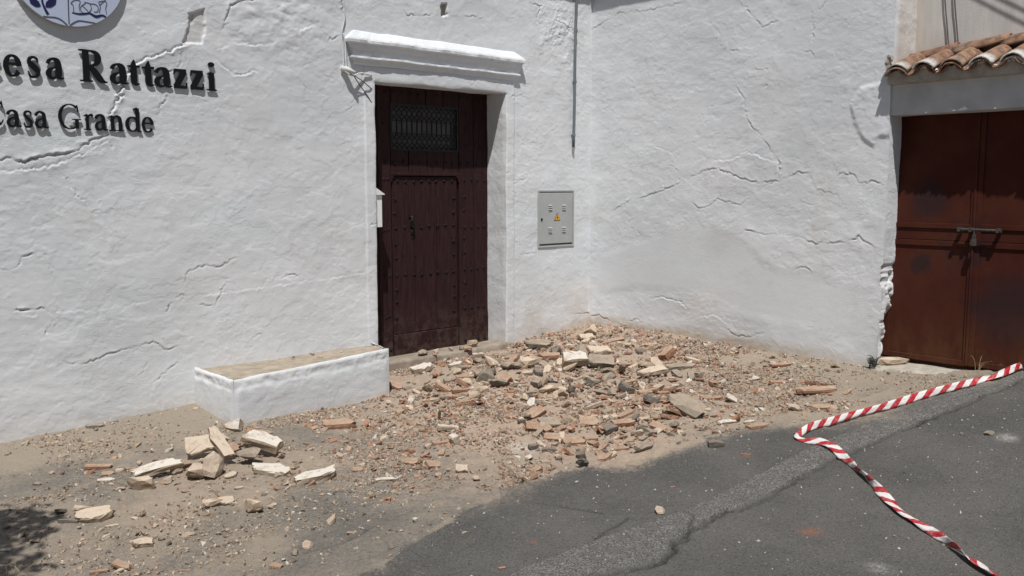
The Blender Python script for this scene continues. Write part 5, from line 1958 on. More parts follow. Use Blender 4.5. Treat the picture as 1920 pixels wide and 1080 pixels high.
def rubble(kind, px, py, wpx, yaw=None, tilt=(0, 0), lift=0.0, label=None, group=None, cat=None, stretch=(1, 1, 1), var=None, sink=0.22, surf=None):
    """a piece whose centre shows at px, py and which is wpx pixels wide"""
    i = CNT.get(kind, 0)
    CNT[kind] = i + 1
    me = LIB[kind][(i if var is None else var) % len(LIB[kind])]
    if surf is None:
        g = on_ground(px, py + wpx * .10)
        z0 = gz_at(g[0], g[1])
    else:
        g = surf
        z0 = surf[2]
    dep_ = float(np.dot(np.array([g[0], g[1], z0]) - CAMLOC, FWD))
    s = wpx * dep_ / F_PX
    o_ = bpy.data.objects.new(me.name.split('.')[0], me)
    COL.objects.link(o_)
    yaw = random.uniform(0, 6.28) if yaw is None else math.radians(yaw)
    rot = Matrix.Rotation(yaw, 4, 'Z') @ Euler((math.radians(tilt[0]), math.radians(tilt[1]), 0)).to_matrix().to_4x4()
    sm_ = Matrix.Diagonal((s * stretch[0], s * stretch[1], s * stretch[2], 1))
    zz = [(rot @ sm_ @ v.co)[2] for v in me.vertices]
    zmin, zmax = min(zz), max(zz)
    o_.matrix_world = Matrix.Translation((g[0], g[1], z0 - zmin - sink * min(zmax - zmin, .06) + lift)) @ rot @ sm_
    return tag(o_, label, cat, group)


# yaw 0 = long side along the front wall; -42 = square to the view
H = [
    # the small pile in front of the bench
    ('slab', 591, 893, 92, -18, (8, -6), 0, 'long white slab of render lying apart, right of the small pile', 0, (1, 1, 1.2)),
    ('slab', 508, 885, 76, -35, (6, 4), 0, 'pale flat slab of render at the right foot of the small pile', 1, (1, 1, 1)),
    ('slab', 497, 852, 80, -60, (10, 12), .04, 'thick pale slab of render at the back of the small pile', 3, (1, .8, 1)),
    ('white', 444, 838, 40, -30, (25, 10), .12, 'bright white flake topping the small pile', 0, (1, .6, .9)),
    ('mslab', 414, 868, 78, -78, (16, 38), .05, 'long beige mortar piece leaning across the small pile', 3, (1, .7, 1.1)),
    ('mslab', 378, 856, 62, -30, (48, -10), .03, 'broad pinkish plate standing tilted in the small pile', 1, (1, 1, .8)),
    ('slab', 297, 886, 98, -20, (14, -10), .02, 'long pale slab at the left side of the small pile', 4, (1, 1.1, 1)),
    ('mortar', 263, 915, 54, -40, (10, 20), 0, 'brown faced mortar lump at the left front of the small pile', 0, (1, 1, 1.2)),
    ('mortar', 362, 899, 50, -50, (20, 5), 0, 'beige mortar lump in the middle front of the small pile', 2, (1, 1, 1)),
    ('mortar', 404, 894, 46, 10, (30, 5), .01, 'cream mortar lump right of the middle of the small pile', 4, (1, 1, 1.4)),
    ('stone', 466, 876, 38, 0, (0, 0), .03, 'brown stone wedged under the pale slabs of the small pile', 0, (1, 1, 1)),
    ('brick', 436, 862, 34, 20, (30, 0), .05, 'reddish block behind the leaning piece in the small pile', 1, (1, 1, 1)),
    ('mortar', 334, 890, 26, None, (0, 0), 0, 'small mortar lump between slab and lumps of the small pile', 3, (1, 1, 1)),
    ('mortar', 393, 948, 38, -30, (0, 0), 0, 'left of two mortar lumps lying below the small pile', 1, (1, 1, 1)),
    ('mslab', 424, 943, 32, -20, (30, 0), 0, 'right of two mortar lumps lying below the small pile', 2, (1, 1, 1.4)),
    ('mortar', 480, 957, 42, -60, (15, 15), 0, 'two lobed mortar lump lying alone on bare asphalt', 3, (1, 1, 1.2)),
    ('mslab', 176, 968, 72, -30, (20, -8), 0, 'large rough mortar chunk near the dark shadow at the left', 2, (1, .8, 1.2)),
    ('mortar', 150, 960, 30, -30, (0, 10), .02, 'mortar lump lying on the left end of the large rough chunk', 1, (1, 1, .8)),
    ('mslab', 205, 960, 36, 40, (10, 30), 0, 'jagged mortar flake at the right end of the large rough chunk', 3, (1, 1, 1.2)),
    ('mslab', 210, 985, 26, -10, (4, 0), 0, 'flat mortar flake below the right end of the large rough chunk', 0, (1, .7, .8)),
    ('mortar', 318, 906, 26, 20, (0, 0), 0, 'mortar lump below the left slab of the small pile', 3, (1, 1, 1)),
    ('brick', 346, 880, 24, 30, (20, 10), .02, 'reddish chip between left slab and tilted plate of the small pile', 3, (1, 1, 1)),
    ('mslab', 386, 884, 28, 70, (10, 25), .02, 'flat mortar chip under the leaning piece of the small pile', 1, (1, 1, 1)),
    ('mslab', 433, 900, 26, 10, (8, -12), 0, 'jagged mortar chip right of the cream lump of the small pile', 2, (1, 1, 1)),
    ('slab', 457, 858, 30, 50, (20, 20), .06, 'cream chip between the two pale slabs of the small pile', 1, (1, 1, 1.2)),
    ('slab', 470, 838, 34, -10, (22, -14), .05, 'pale jagged flake at the top right of the small pile', 2, (1, 1, 1)),
    ('mortar', 524, 862, 24, 0, (0, 0), 0, 'mortar lump at the right end of the thick pale slab', 2, (1, 1, .9)),
    ('brick', 541, 880, 24, -30, (10, 0), 0, 'brown brick chip right of the pale flat slab', 4, (1, 1, 1)),
    ('mslab', 414, 842, 34, 20, (28, 10), .06, 'brown jagged plate at the back top of the small pile', 1, (1, 1, .9)),
    ('mslab', 320, 872, 30, 15, (18, 6), .0, 'jagged brown flake behind the left slab of the small pile', 3, (1, 1, 1)),
    ('tile', 350, 924, 22, 15, (8, 6), .0, 'thin red flake at the front foot of the small pile', 3, (1, 1, 1)),
    ('mslab', 448, 916, 20, 15, (8, 6), .0, 'small flat flake below the right half of the small pile', 0, (1, 1, 1)),
    ('dark', 128, 976, 42, -45, (0, 0), 0, 'thin dark splinter sticking out of the left mortar chunk', 0, (1, .35, .5)),
    ('white', 351, 1000, 28, 0, (0, 0), 0, 'rounded cream stone alone below the small pile', 1, (1, 1, 1.1)),
    ('mslab', 268, 1019, 40, -20, (20, 0), 0, 'cream mortar flake near the bottom left', 0, (1, 1, 1.8)),
    ('brick', 184, 873, 46, -38, (4, 0), 0, 'dull brown brick piece left of the small pile', 2, (1, .8, 1)),
    ('slab', 198, 900, 34, -30, (8, 0), 0, 'thin pink and white flake left of the small pile', 2, (1, 1, 1)),
    ('brick', 202, 889, 20, -30, (10, 0), 0, 'small orange brick chip left of the small pile', 3, (1, 1, 1)),
    ('mortar', 578, 1022, 22, 0, (0, 0), 0, 'pinkish lump at the end of the pale patch near the bottom', 4, (1, 1, 1.1)),
    ('stone', 553, 1036, 18, 0, (0, 0), 0, 'dark grey stone beside the pinkish lump near the bottom', 2, (1, 1, .8)),
    ('brick', 229, 1062, 36, -60, (8, 10), .01, 'orange brick piece at the bottom left, on a pale lump', 0, (1, 1, 1)),
    ('mortar', 222, 1070, 30, 0, (0, 0), 0, 'pale lump under the orange brick at the bottom left', 0, (1, 1, .7)),
    ('brick', 186, 1071, 32, -20, (0, 0), 0, 'flat red brick piece at the bottom left edge', 4, (1, .8, .8)),
    ('brick', 517, 1062, 24, -50, (0, 0), 0, 'small red brick piece at the bottom, on grey asphalt', 5, (1, 1, 1)),
    ('brick', 346, 1068, 22, -40, (0, 0), 0, 'flat red chip at the bottom between pale patches', 2, (1, .6, .6)),
    ('gslab', 178, 798, 32, -20, (0, 0), 0, 'flat grey stone lying against the foot of the left wall', 3, (1, .8, 1)),
    ('brick', 636, 796, 56, -25, (5, 0), 0, 'pale orange brick in front of the bench', 1, (1, .9, .7)),
    ('slab', 722, 899, 42, -28, (6, 0), 0, 'thin white flake on bare asphalt below the door', 4, (1, 1, 1)),
    ('brick', 771, 866, 28, -70, (12, 0), 0, 'left of two orange brick pieces at the edge of the rubble', 3, (1, 1, 1)),
    ('brick', 811, 876, 28, -10, (25, 10), 0, 'right of two orange brick pieces at the edge of the rubble', 5, (1, 1, 1)),
    ('mslab', 866, 883, 26, -40, (40, 0), 0, 'upright cream and brown piece at the rubble edge', 1, (1, 1, 1.4)),
    ('brick', 671, 881, 18, -40, (15, 0), 0, 'lone red brick chip between small pile and rubble', 3, (1, 1, 1)),
    ('gslab', 735, 827, 34, -30, (0, 0), 0, 'dark flat stone on the dusty ground below the bench corner', 3, (1, .7, .8)),
    ('brick', 831, 830, 40, -18, (0, 0), 0, 'long dark red brick piece with a white stone beside it', 2, (1, .8, 1)),
    ('white', 852, 833, 22, 0, (0, 0), 0, 'white stone touching the long dark red brick piece', 2, (1, 1, 1.1)),
    ('slab', 840, 803, 46, -30, (-6, 8), 0, 'cream slab with a raised end in the middle of the dust', 3, (1, .8, 1)),
    ('slab', 824, 790, 30, 60, (0, 62), .0, 'narrow upright white shard behind the cream slab', 4, (1, .8, 1)),
    ('slab', 791, 698, 42, -30, (10, -16), 0, 'tilted pale slab just below the doorstep', 1, (1, 1, 1.7)),
    ('brick', 746, 775, 22, -60, (10, 0), 0, 'small red brick chip left in the dust below the bench end', 5, (1, 1, 1)),
    ('brick', 742, 728, 26, -60, (10, 20), 0, 'red brick piece against the right end of the bench', 3, (1, 1, 1)),
    ('stone', 764, 730, 20, 0, (0, 0), 0, 'grey stone next to the bench end', 1, (1, 1, 1)),
    # the main spread
    ('gslab', 1010, 653, 60, -25, (16, 6), .02, 'dark flat slab at the foot of the wall under the cabinet', 1, (1, 1, .9)),
    ('slab', 1077, 705, 52, -30, (26, 0), .02, 'large cream block with dark underside in the middle of the heap', 3, (1, 1, 1.5)),
    ('gslab', 1127, 704, 56, -35, (32, 6), .02, 'large grey brown slab right of the cream block', 0, (1, .9, 1)),
    ('mslab', 1124, 673, 46, -30, (14, 0), .03, 'beige slab lying behind the large grey brown slab', 1, (1, 1, 1)),
    ('stone', 1090, 680, 32, 0, (10, 0), .02, 'dark grey block behind the large cream block', 2, (1, 1, 1)),
    ('gslab', 1166, 712, 34, 40, (0, 42), .02, 'steeply tilted dark edged plate right of the grey brown slab', 1, (1, .9, 1)),
    ('mslab', 1223, 707, 64, -12, (10, -6), .01, 'flat pinkish mortar slab right of the large slabs', 0, (1, .8, .9)),
    ('gslab', 1275, 690, 66, -20, (6, 0), .01, 'thin dark plate lying nearest the side wall', 3, (1, .7, .7)),
    ('stone', 1283, 782, 58, -20, (20, 10), 0, 'big rough grey chunk at the right of the heap', 0, (1, 1, 1)),
    ('gslab', 1350, 760, 34, -60, (22, 0), 0, 'rounded grey plate leaning at the right of the heap', 2, (1, .6, .7)),
    ('slab', 1371, 752, 26, -40, (30, 30), 0, 'small white topped stone above the rounded grey plate', 3, (1, 1, 1)),
    ('slab', 1362, 793, 44, -18, (12, 0), 0, 'bright white shard at the right edge by the asphalt', 4, (1, 1, 1)),
    ('slab', 1404, 790, 32, -10, (4, 0), 0, 'thin greenish white shard beside the red brick by the asphalt', 2, (1, .7, .8)),
    ('brick', 1420, 798, 46, -14, (0, 0), 0, 'flat red brick at the asphalt edge, right of the white shard', 4, (1, .9, .8)),
    ('brick', 1300, 690, 26, -14, (0, 0), .0, 'red chip beside the thin dark plate', 2, (1, .9, .8)),
    ('tile', 1526, 729, 88, -26, (6, 0), .01, 'long curved brown tile piece lying alone near the garage', 2, (1, .8, 1.9)),
    ('tile', 1466, 683, 52, -30, (4, 0), 0, 'flat red tile piece at the foot of the side wall', 0, (1, .7, 1.6)),
    ('brick', 1460, 716, 32, -40, (6, 0), 0, 'pale pink brick piece left of the long brown tile', 0, (1, .8, .6)),
    ('tile', 1541, 763, 42, -30, (8, 0), 0, 'flat pinkish tile piece above the barrier tape', 1, (1, .8, 1.6)),
    ('white', 1416, 712, 16, 0, (0, 0), 0, 'small white pebble left of the pale pink brick piece', 0, (1, 1, .9)),
    ('dark', 1340, 833, 32, -30, (0, 0), 0, 'dark stone alone on the asphalt below the red brick', 0, (1, 1, 1)),
    ('dark', 1092, 873, 32, 0, (35, 28), 0, 'pointed dark shard on the asphalt edge below the heap', 1, (1, .7, 1.0)),
    ('stone', 1855, 806, 26, 0, (0, 0), 0, 'grey lump alone on the road right of the tape', 1, (1, 1, .8)),
    ('stone', 1803, 808, 10, 0, (0, 0), 0, 'tiny dark pebble left of the grey lump on the road', 1, (1, 1, 1)),
    ('mortar', 1237, 956, 22, 0, (0, 0), 0, 'tan pebble alone in the middle of the asphalt', 4, (1, 1, 1)),
    ('brick', 1104, 798, 34, -40, (24, 0), 0, 'orange brick piece with pale top above the asphalt edge', 3, (1, 1, 1)),
    ('brick', 1077, 828, 42, -28, (10, 0), 0, 'orange brick with beige top face near the asphalt edge', 1, (1, 1, .9)),
    ('brick', 1165, 843, 28, -22, (6, 0), 0, 'bright orange brick end at the asphalt edge', 0, (1, 1, 1)),
    ('gslab', 1207, 843, 48, 0, (30, 0), 0, 'long grey slab edge right of the bright orange brick end', 3, (1, .8, 1.2)),
    ('brick', 1168, 800, 44, -20, (14, 0), 0, 'long orange brick in the right part of the heap', 4, (1, 1, 1)),
    ('brick', 1232, 812, 30, -60, (20, 20), 0, 'dusty brick lump above the long grey slab edge', 5, (1, 1, 1)),
    ('mortar', 1196, 820, 30, -60, (0, 0), 0, 'pinkish mortar lump left of the dusty brick lump', 0, (1, 1, 1)),
    ('brick', 998, 814, 30, -30, (40, 10), 0, 'roundish bright orange brick lump left of the grey plate', 5, (1, .9, 1.2)),
    ('gslab', 1030, 800, 46, -30, (26, 0), 0, 'smooth grey plate in the front of the heap', 2, (1, .8, .6)),
    ('brick', 1036, 822, 30, -60, (26, 0), 0, 'orange brick piece below the smooth grey plate', 3, (1, .8, .9)),
    ('dark', 998, 840, 22, 0, (0, 0), 0, 'left of two dark grey stones at the heap front', 2, (1, 1, 1.2)),
    ('dark', 1028, 844, 30, -30, (0, 0), 0, 'right of two dark grey stones at the heap front', 0, (1, .8, 1)),
    ('dark', 1048, 862, 18, 0, (0, 0), 0, 'small dark stone just below the two dark grey stones', 1, (1, 1, 1.2)),
    ('dark', 977, 803, 18, 0, (0, 0), 0, 'small dark stone left of the roundish orange lump', 2, (1, 1, 1.2)),
    ('gslab', 1143, 776, 38, -20, (16, 0), 0, 'brownish flat stone in the centre right of the heap', 1, (1, .8, 1.2)),
    ('stone', 1148, 748, 20, 0, (0, 0), 0, 'rounded grey stone above the brownish flat stone', 2, (1, 1, 1.1)),
    ('dark', 1072, 741, 22, 30, (0, 20), 0, 'dark green grey wedge left of the rounded grey stone', 0, (1, 1, 1.4)),
    ('mortar', 1026, 741, 34, -30, (20, 0), 0, 'yellowish mortar lump in the middle left of the heap', 0, (1, 1, 1.1)),
    ('mortar', 1062, 762, 22, -30, (0, 0), 0, 'tan mortar lump below the dark green grey wedge', 2, (1, 1, 1)),
    ('slab', 1019, 753, 22, -30, (0, 0), 0, 'thin white flake below the yellowish mortar lump', 4, (1, 1, 1)),
    ('brick', 863, 740, 32, -24, (0, 0), 0, 'red brick end in the dust below the door', 4, (1, .8, .9)),
    ('slab', 900, 746, 22, -24, (0, 0), 0, 'white flake right of the red brick end below the door', 2, (1, .8, .9)),
    ('brick', 872, 716, 34, -30, (8, 0), 0, 'dark red brick with hollow side below the doorstep', 0, (1, .8, 1.2)),
    ('stone', 866, 700, 28, -30, (0, 0), .01, 'brown stone on top of the dark red hollow brick', 3, (1, 1, 1.2)),
    ('slab', 896, 668, 24, -24, (0, 0), 0, 'small pale block with dark side in front of the doorstep', 3, (1, .8, 1.8)),
    ('mortar', 990, 698, 46, -40, (10, 0), .0, 'rough brown mortar lump in the upper left of the heap', 1, (1, 1, 1)),
    ('stone', 950, 706, 26, -40, (0, 0), 0, 'grey lump left of the rough brown mortar lump', 0, (1, 1, 1)),
    ('brick', 960, 768, 26, 20, (30, 0), 0, 'curved brown tile lump standing in the pale dust', 2, (1, .6, 1.2)),
    ('brick', 1030, 685, 40, -20, (8, 0), .01, 'curved red brown tile left of the large cream block', 5, (1, .7, .8)),
    ('brick', 1170, 702, 24, -20, (8, 0), .03, 'bright red chip behind the steeply tilted plate', 3, (1, .7, .8)),
    ('brick', 1336, 722, 22, 60, (8, 0), .01, 'upright red chip near the side wall', 3, (1, .7, 1.4)),
    ('brick', 1335, 750, 36, -20, (4, 0), 0, 'flat red brick above the rounded grey plate', 2, (1, .7, .7)),
    ('gslab', 1318, 744, 40, -20, (4, 0), .0, 'flat grey piece left of the flat red brick', 3, (1, .7, .7)),
    ('stone', 1505, 787, 18, -20, (4, 0), 0, 'small grey piece just above the bend of the tape', 1, (1, .7, .7)),
    ('brick', 1398, 848, 18, -50, (0, 0), 0, 'flat red chip on the asphalt right of the dark stone', 2, (1, .5, .5)),
    ('tile', 942, 1060, 16, -20, (0, 0), 0, 'tiny orange chip alone at the bottom of the asphalt', 1, (1, .8, 2.5)),
    ('tile', 1262, 910, 12, -20, (0, 0), 0, 'tiny orange chip in the middle of the asphalt', 0, (1, .8, 2.5)),
    ('slab', 1081, 902, 9, 0, (0, 0), 0, 'tiny white pebble on the asphalt below the pointed dark shard', 3, (1, 1, 2)),
    ('white', 870, 992, 12, 0, (0, 0), 0, 'tiny white stone at the faded edge of the asphalt', 1, (1, 1, 1)),
    ('white', 779, 975, 12, 0, (0, 0), 0, 'tiny pale stone left of the faded asphalt edge', 2, (1, 1, 1)),
    ('stone', 736, 1024, 24, 0, (0, 0), 0, 'cluster of dark crumbs on the pale verge edge', 3, (1, .5, .6)),
    ('mortar', 1668, 684, 50, -60, (0, 0), .0, 'broken pale kerb stone at the corner of the side wall', 1, (1.1, .7, .9)),
]
for kind, px, py, w, yaw, tilt, lift, lb, var, stt in H:
    rubble(kind, px, py, w, yaw, tilt, lift, lb, None, {'brick': 'brick piece', 'tile': 'tile piece', 'mortar': 'mortar lump', 'mslab': 'mortar slab', 'slab': 'plaster slab', 'white': 'white stone', 'stone': 'stone', 'gslab': 'stone slab', 'dark': 'dark stone'}[kind], stt, var)
# pebbles on the doorstep, chips on the bench
for kind, px, py, w, lb in (('stone', 794, 656, 17, 'grey pebble at the left on the doorstep'), ('mortar', 819, 656, 13, 'brown pebble next to the grey one on the doorstep'), ('white', 845, 653, 10, 'small pale pebble in the middle of the doorstep'),
                            ('stone', 864, 646, 15, 'flat brown stone right of the middle of the doorstep'), ('mortar', 888, 638, 22, 'largest pinkish stone on the right of the doorstep'), ('brick', 815, 669, 20, 'thin red chip at the front edge of the doorstep'), ('brick', 877, 653, 24, 'flat red chip below the largest doorstep stone')):
    p_ = at_y(px, py + 4, 0.02 if kind != 'brick' else -.03)
    x_ = float(p_[0])
    rubble(kind, px, py, w, None, (0, 0), 0, lb, None, 'brick piece' if kind == 'brick' else 'pebble', (1, 1, .5) if kind == 'brick' else (1, 1, 1.1), None, 0.1, (x_, float(p_[1]), -1.668 + 0.025 * (x_ - 4.66) / 1.68))
for px, py, w, lb, kind in ((585, 662, 14, 'reddish chip at the back of the bench top', 'brick'), (600, 672, 16, 'white flake on the middle of the bench top', 'slab'), (550, 670, 9, 'tiny dark chip on the bench top', 'stone'), (640, 661, 12, 'white flake on the right half of the bench top', 'slab')):
    p_ = at_y(px, py, -.35)
    p_ = CAMLOC + ray(px, py) * ((-1.452 - CAMLOC[2]) / ray(px, py)[2])
    rubble(kind, px, py, w, None, (0, 0), 0, lb, None, 'chip', (1, .6, .6), None, 0.05, (float(p_[0]), float(p_[1]), float(-1.468 + (-p_[1] / .75) * (0.010 + 0.078 * (p_[0] - 2.9) / 1.5)) - .004))

# smaller pieces that nothing tells apart, by zone
ZONES = [
    # polygon in pixels, number, sizes, kinds, where
    ([(750, 720), (900, 672), (1000, 665), (1110, 632), (1250, 660), (1330, 690), (1290, 820), (1190, 850), (1060, 868), (960, 800), (800, 770)], 540, (10, 36), 'in the main rubble heap below the door and corner', ['brick'] * 5 + ['mortar'] * 4 + ['mslab'] * 6 + ['stone'] * 2 + ['slab', 'slab', 'gslab', 'gslab', 'tile', 'tile', 'tile', 'dark']),
    ([(1310, 670), (1480, 690), (1620, 705), (1560, 770), (1480, 792), (1300, 815)], 50, (8, 24), 'on the thinner dust between heap and garage', ['brick'] * 4 + ['mortar'] * 3 + ['tile'] * 2 + ['stone', 'slab']),
    ([(620, 775), (750, 750), (960, 800), (1050, 868), (960, 900), (800, 905), (660, 860)], 60, (8, 20), 'on the dusty ground in front of the heap', ['brick'] * 4 + ['mortar'] * 3 + ['stone', 'slab', 'white']),
    ([(150, 850), (330, 830), (620, 830), (660, 860), (560, 930), (450, 980), (230, 940)], 52, (8, 20), 'scattered around the small pile by the bench', ['mortar'] * 5 + ['brick'] * 2 + ['mslab', 'stone', 'stone', 'slab']),
    ([(10, 850), (150, 850), (230, 950), (400, 990), (640, 960), (560, 1070), (160, 1070), (120, 960)], 48, (6, 16), 'sprinkled over the grey dusty ground at the lower left', ['mortar'] * 4 + ['stone'] * 3 + ['white', 'brick', 'slab']),
]
NAMES = {'brick': ('brick chip', 'brick piece'), 'tile': ('flat tile chip', 'tile piece'), 'mortar': ('beige mortar lump', 'mortar lump'), 'mslab': ('flat mortar chip', 'mortar slab'), 'slab': ('thin pale render flake', 'plaster flake'), 'white': ('white pebble', 'pebble'), 'stone': ('grey brown stone', 'stone'), 'gslab': ('flat grey stone', 'stone slab'), 'dark': ('dark stone chip', 'dark stone')}


def lab_(nm_, kd, px, py, sz, s0, s1, where):
    big = 'larger' if sz > s0 + .45 * (s1 - s0) else ('small' if sz > s0 + .12 * (s1 - s0) else 'tiny')
    if 'main' in where:
        spots_ = [((1110, 645), 'in the inside corner of the walls'), ((1000, 665), 'under the meter cabinet'), ((880, 690), 'just below the doorstep'), ((790, 730), 'beside the bench end'), ((1100, 705), 'round the large slabs of the heap'), ((1260, 690), 'along the side wall'),
                  ((920, 760), 'beside the white splash of lime'), ((1030, 770), 'in the middle of the heap'), ((1160, 770), 'in the right middle of the heap'), ((1270, 790), 'round the big rough grey chunk'), ((1060, 840), 'at the front of the heap'), ((1180, 840), 'at the asphalt edge of the heap')]
    elif 'garage' in where:
        spots_ = [((1350, 700), 'at the foot of the side wall'), ((1350, 785), 'by the bright white shard'), ((1450, 700), 'near the pale pink brick piece'), ((1520, 735), 'near the long brown tile piece'), ((1580, 715), 'towards the garage'), ((1450, 775), 'just above the barrier tape bend')]
    elif 'front' in where:
        spots_ = [((660, 800), 'in front of the bench right half'), ((720, 850), 'between small pile and heap'), ((800, 780), 'near the cream slab with raised end'), ((800, 880), 'by the two orange brick pieces'), ((920, 860), 'on dust left of the two dark grey stones'), ((980, 890), 'at the asphalt edge left of the dark shard')]
    elif 'pile' in where:
        spots_ = [((200, 880), 'left of the small pile'), ((330, 845), 'behind the small pile'), ((420, 920), 'at the foot of the small pile'), ((560, 850), 'behind the long white slab'), ((520, 920), 'below the long white slab'), ((620, 860), 'right of the small pile'), ((260, 935), 'before the small pile on its left')]
    else:
        spots_ = [((60, 880), 'near the left wall foot'), ((180, 900), 'above the left mortar chunk'), ((150, 1010), 'below the left mortar chunk'), ((300, 1040), 'at the bottom near the cream flake'), ((420, 1010), 'on the pale patch at the bottom'), ((560, 990), 'on grey asphalt at the bottom middle'), ((520, 1060), 'at the bottom by the small red brick')]
    w_ = min(spots_, key=lambda s_: abs(s_[0][0] - px) + 1.6 * abs(s_[0][1] - py))[1]
    return f'{big} {nm_} {w_}'


hero_xy = np.array([(h[1], h[2]) for h in H])
for poly, n, (s0, s1), where, kinds in ZONES:
    xs_, ys_ = [p[0] for p in poly], [p[1] for p in poly]
    k = 0
    tries = 0
    while k < n and tries < 20000:
        tries += 1
        px, py = random.uniform(min(xs_), max(xs_)), random.uniform(min(ys_), max(ys_))
        if not in_poly(np.array([px]), np.array([py]), poly)[0]:
            continue
        if np.min(np.abs(hero_xy[:, 0] - px) / 1.6 + np.abs(hero_xy[:, 1] - py)) < 9:
            continue
        kd = random.choice(kinds)
        sz = s0 + (s1 - s0) * random.random() ** 1.9
        nm_, ct = NAMES[kd]
        rubble(kd, px, py, sz, None, (random.uniform(-25, 25), random.uniform(-25, 25)), 0, lab_(nm_, kd, px, py, sz, s0, s1, where), f'{nm_}s {where}', ct, (1, random.uniform(.7, 1.1), random.uniform(.8, 1.3)), None, .3)
        k += 1

# crumbs: too many and too small to count
def crumbs(n):
    V_, F_, T_ = [], [], []
    oct_ = np.array([(1, 0, 0), (-1, 0, 0), (0, 1, 0), (0, -1, 0), (0, 0, 1), (0, 0, -1)], float)
    of = np.array([(0, 2, 4), (2, 1, 4), (1, 3, 4), (3, 0, 4), (2, 0, 5), (1, 2, 5), (3, 1, 5), (0, 3, 5)])
    pal = np.array([(.40, .31, .23), (.46, .37, .28), (.36, .26, .19), (.36, .20, .13), (.40, .26, .185), (.55, .50, .43), (.17, .15, .13), (.30, .23, .17), (.44, .33, .24)])
    X = RNG.uniform(0.7, 7.6, n * 5)
    Y = RNG.uniform(-5.6, -0.03, n * 5)
    du_, pk = dust_fields(X, Y)
    road = in_poly(X, Y, ROADPOLY)
    clus = np.clip(0.42 + 2.2 * fbm(X * 2.2, Y * 2.2, 4, 700, .6), 0.03, 1.2)
    pr = np.where(road, 0.009, clus * (0.10 + 0.22 * du_ + 1.0 * pk ** 1.3))
    ok = RNG.random(len(X)) < pr
    ok &= ~((X > 2.85) & (X < 4.7) & (Y > -0.78))
    X, Y, pk, road = X[ok][:n], Y[ok][:n], pk[ok][:n], road[ok][:n]
    m_ = len(X)
    S = 0.0028 + 0.0095 * RNG.random(m_) ** 2.2 + 0.010 * (RNG.random(m_) > .95) * pk
    S = np.where(road, np.minimum(S, .006), S)
    ii = np.clip(np.searchsorted(gx, X), 1, len(gx) - 1)
    jj = np.clip(np.searchsorted(gy, Y), 1, len(gy) - 1)
    Z = GZ_[ii, jj]
    pi_ = RNG.integers(0, len(pal), m_)
    pi_ = np.where((pk < .25) & ((pi_ == 3) | (pi_ == 4)), 1, pi_)
    pi_ = np.where(road & (RNG.random(m_) > .4), 5, pi_)
    sc_ = S[:, None] * RNG.uniform(.6, 1.4, (m_, 3)) * np.array([1, 1, .65])
    R = np.linalg.qr(RNG.normal(size=(m_, 3, 3)))[0]
    v = oct_[None] * RNG.uniform(.7, 1.3, (m_, 6, 1)) * sc_[:, None, :] * 1.25
    v = np.einsum('nij,nkj->nki', R, v) + np.stack([X, Y, Z + S * .35], -1)[:, None, :]
    f = of[None] + (np.arange(m_) * 6)[:, None, None]
    me = np_mesh('rubble_crumbs', v.reshape(-1, 3), f.reshape(-1, 3), M['crumb'], None, False)
    ca = me.color_attributes.new('tint', 'FLOAT_COLOR', 'POINT')
    colr = pal[pi_] * RNG.uniform(.75, 1.15, (m_, 1))
    cc = np.concatenate([np.repeat(colr, 6, 0), np.ones((m_ * 6, 1))], 1)
    ca.data.foreach_set('color', cc.astype(np.float32).ravel())
    o_ = bpy.data.objects.new('rubble_crumbs', me)
    COL.objects.link(o_)
    return tag(o_, 'fine crumbs of brick and mortar strewn over the dusty ground', 'rubble', None, 'stuff')


crumbs(40000)


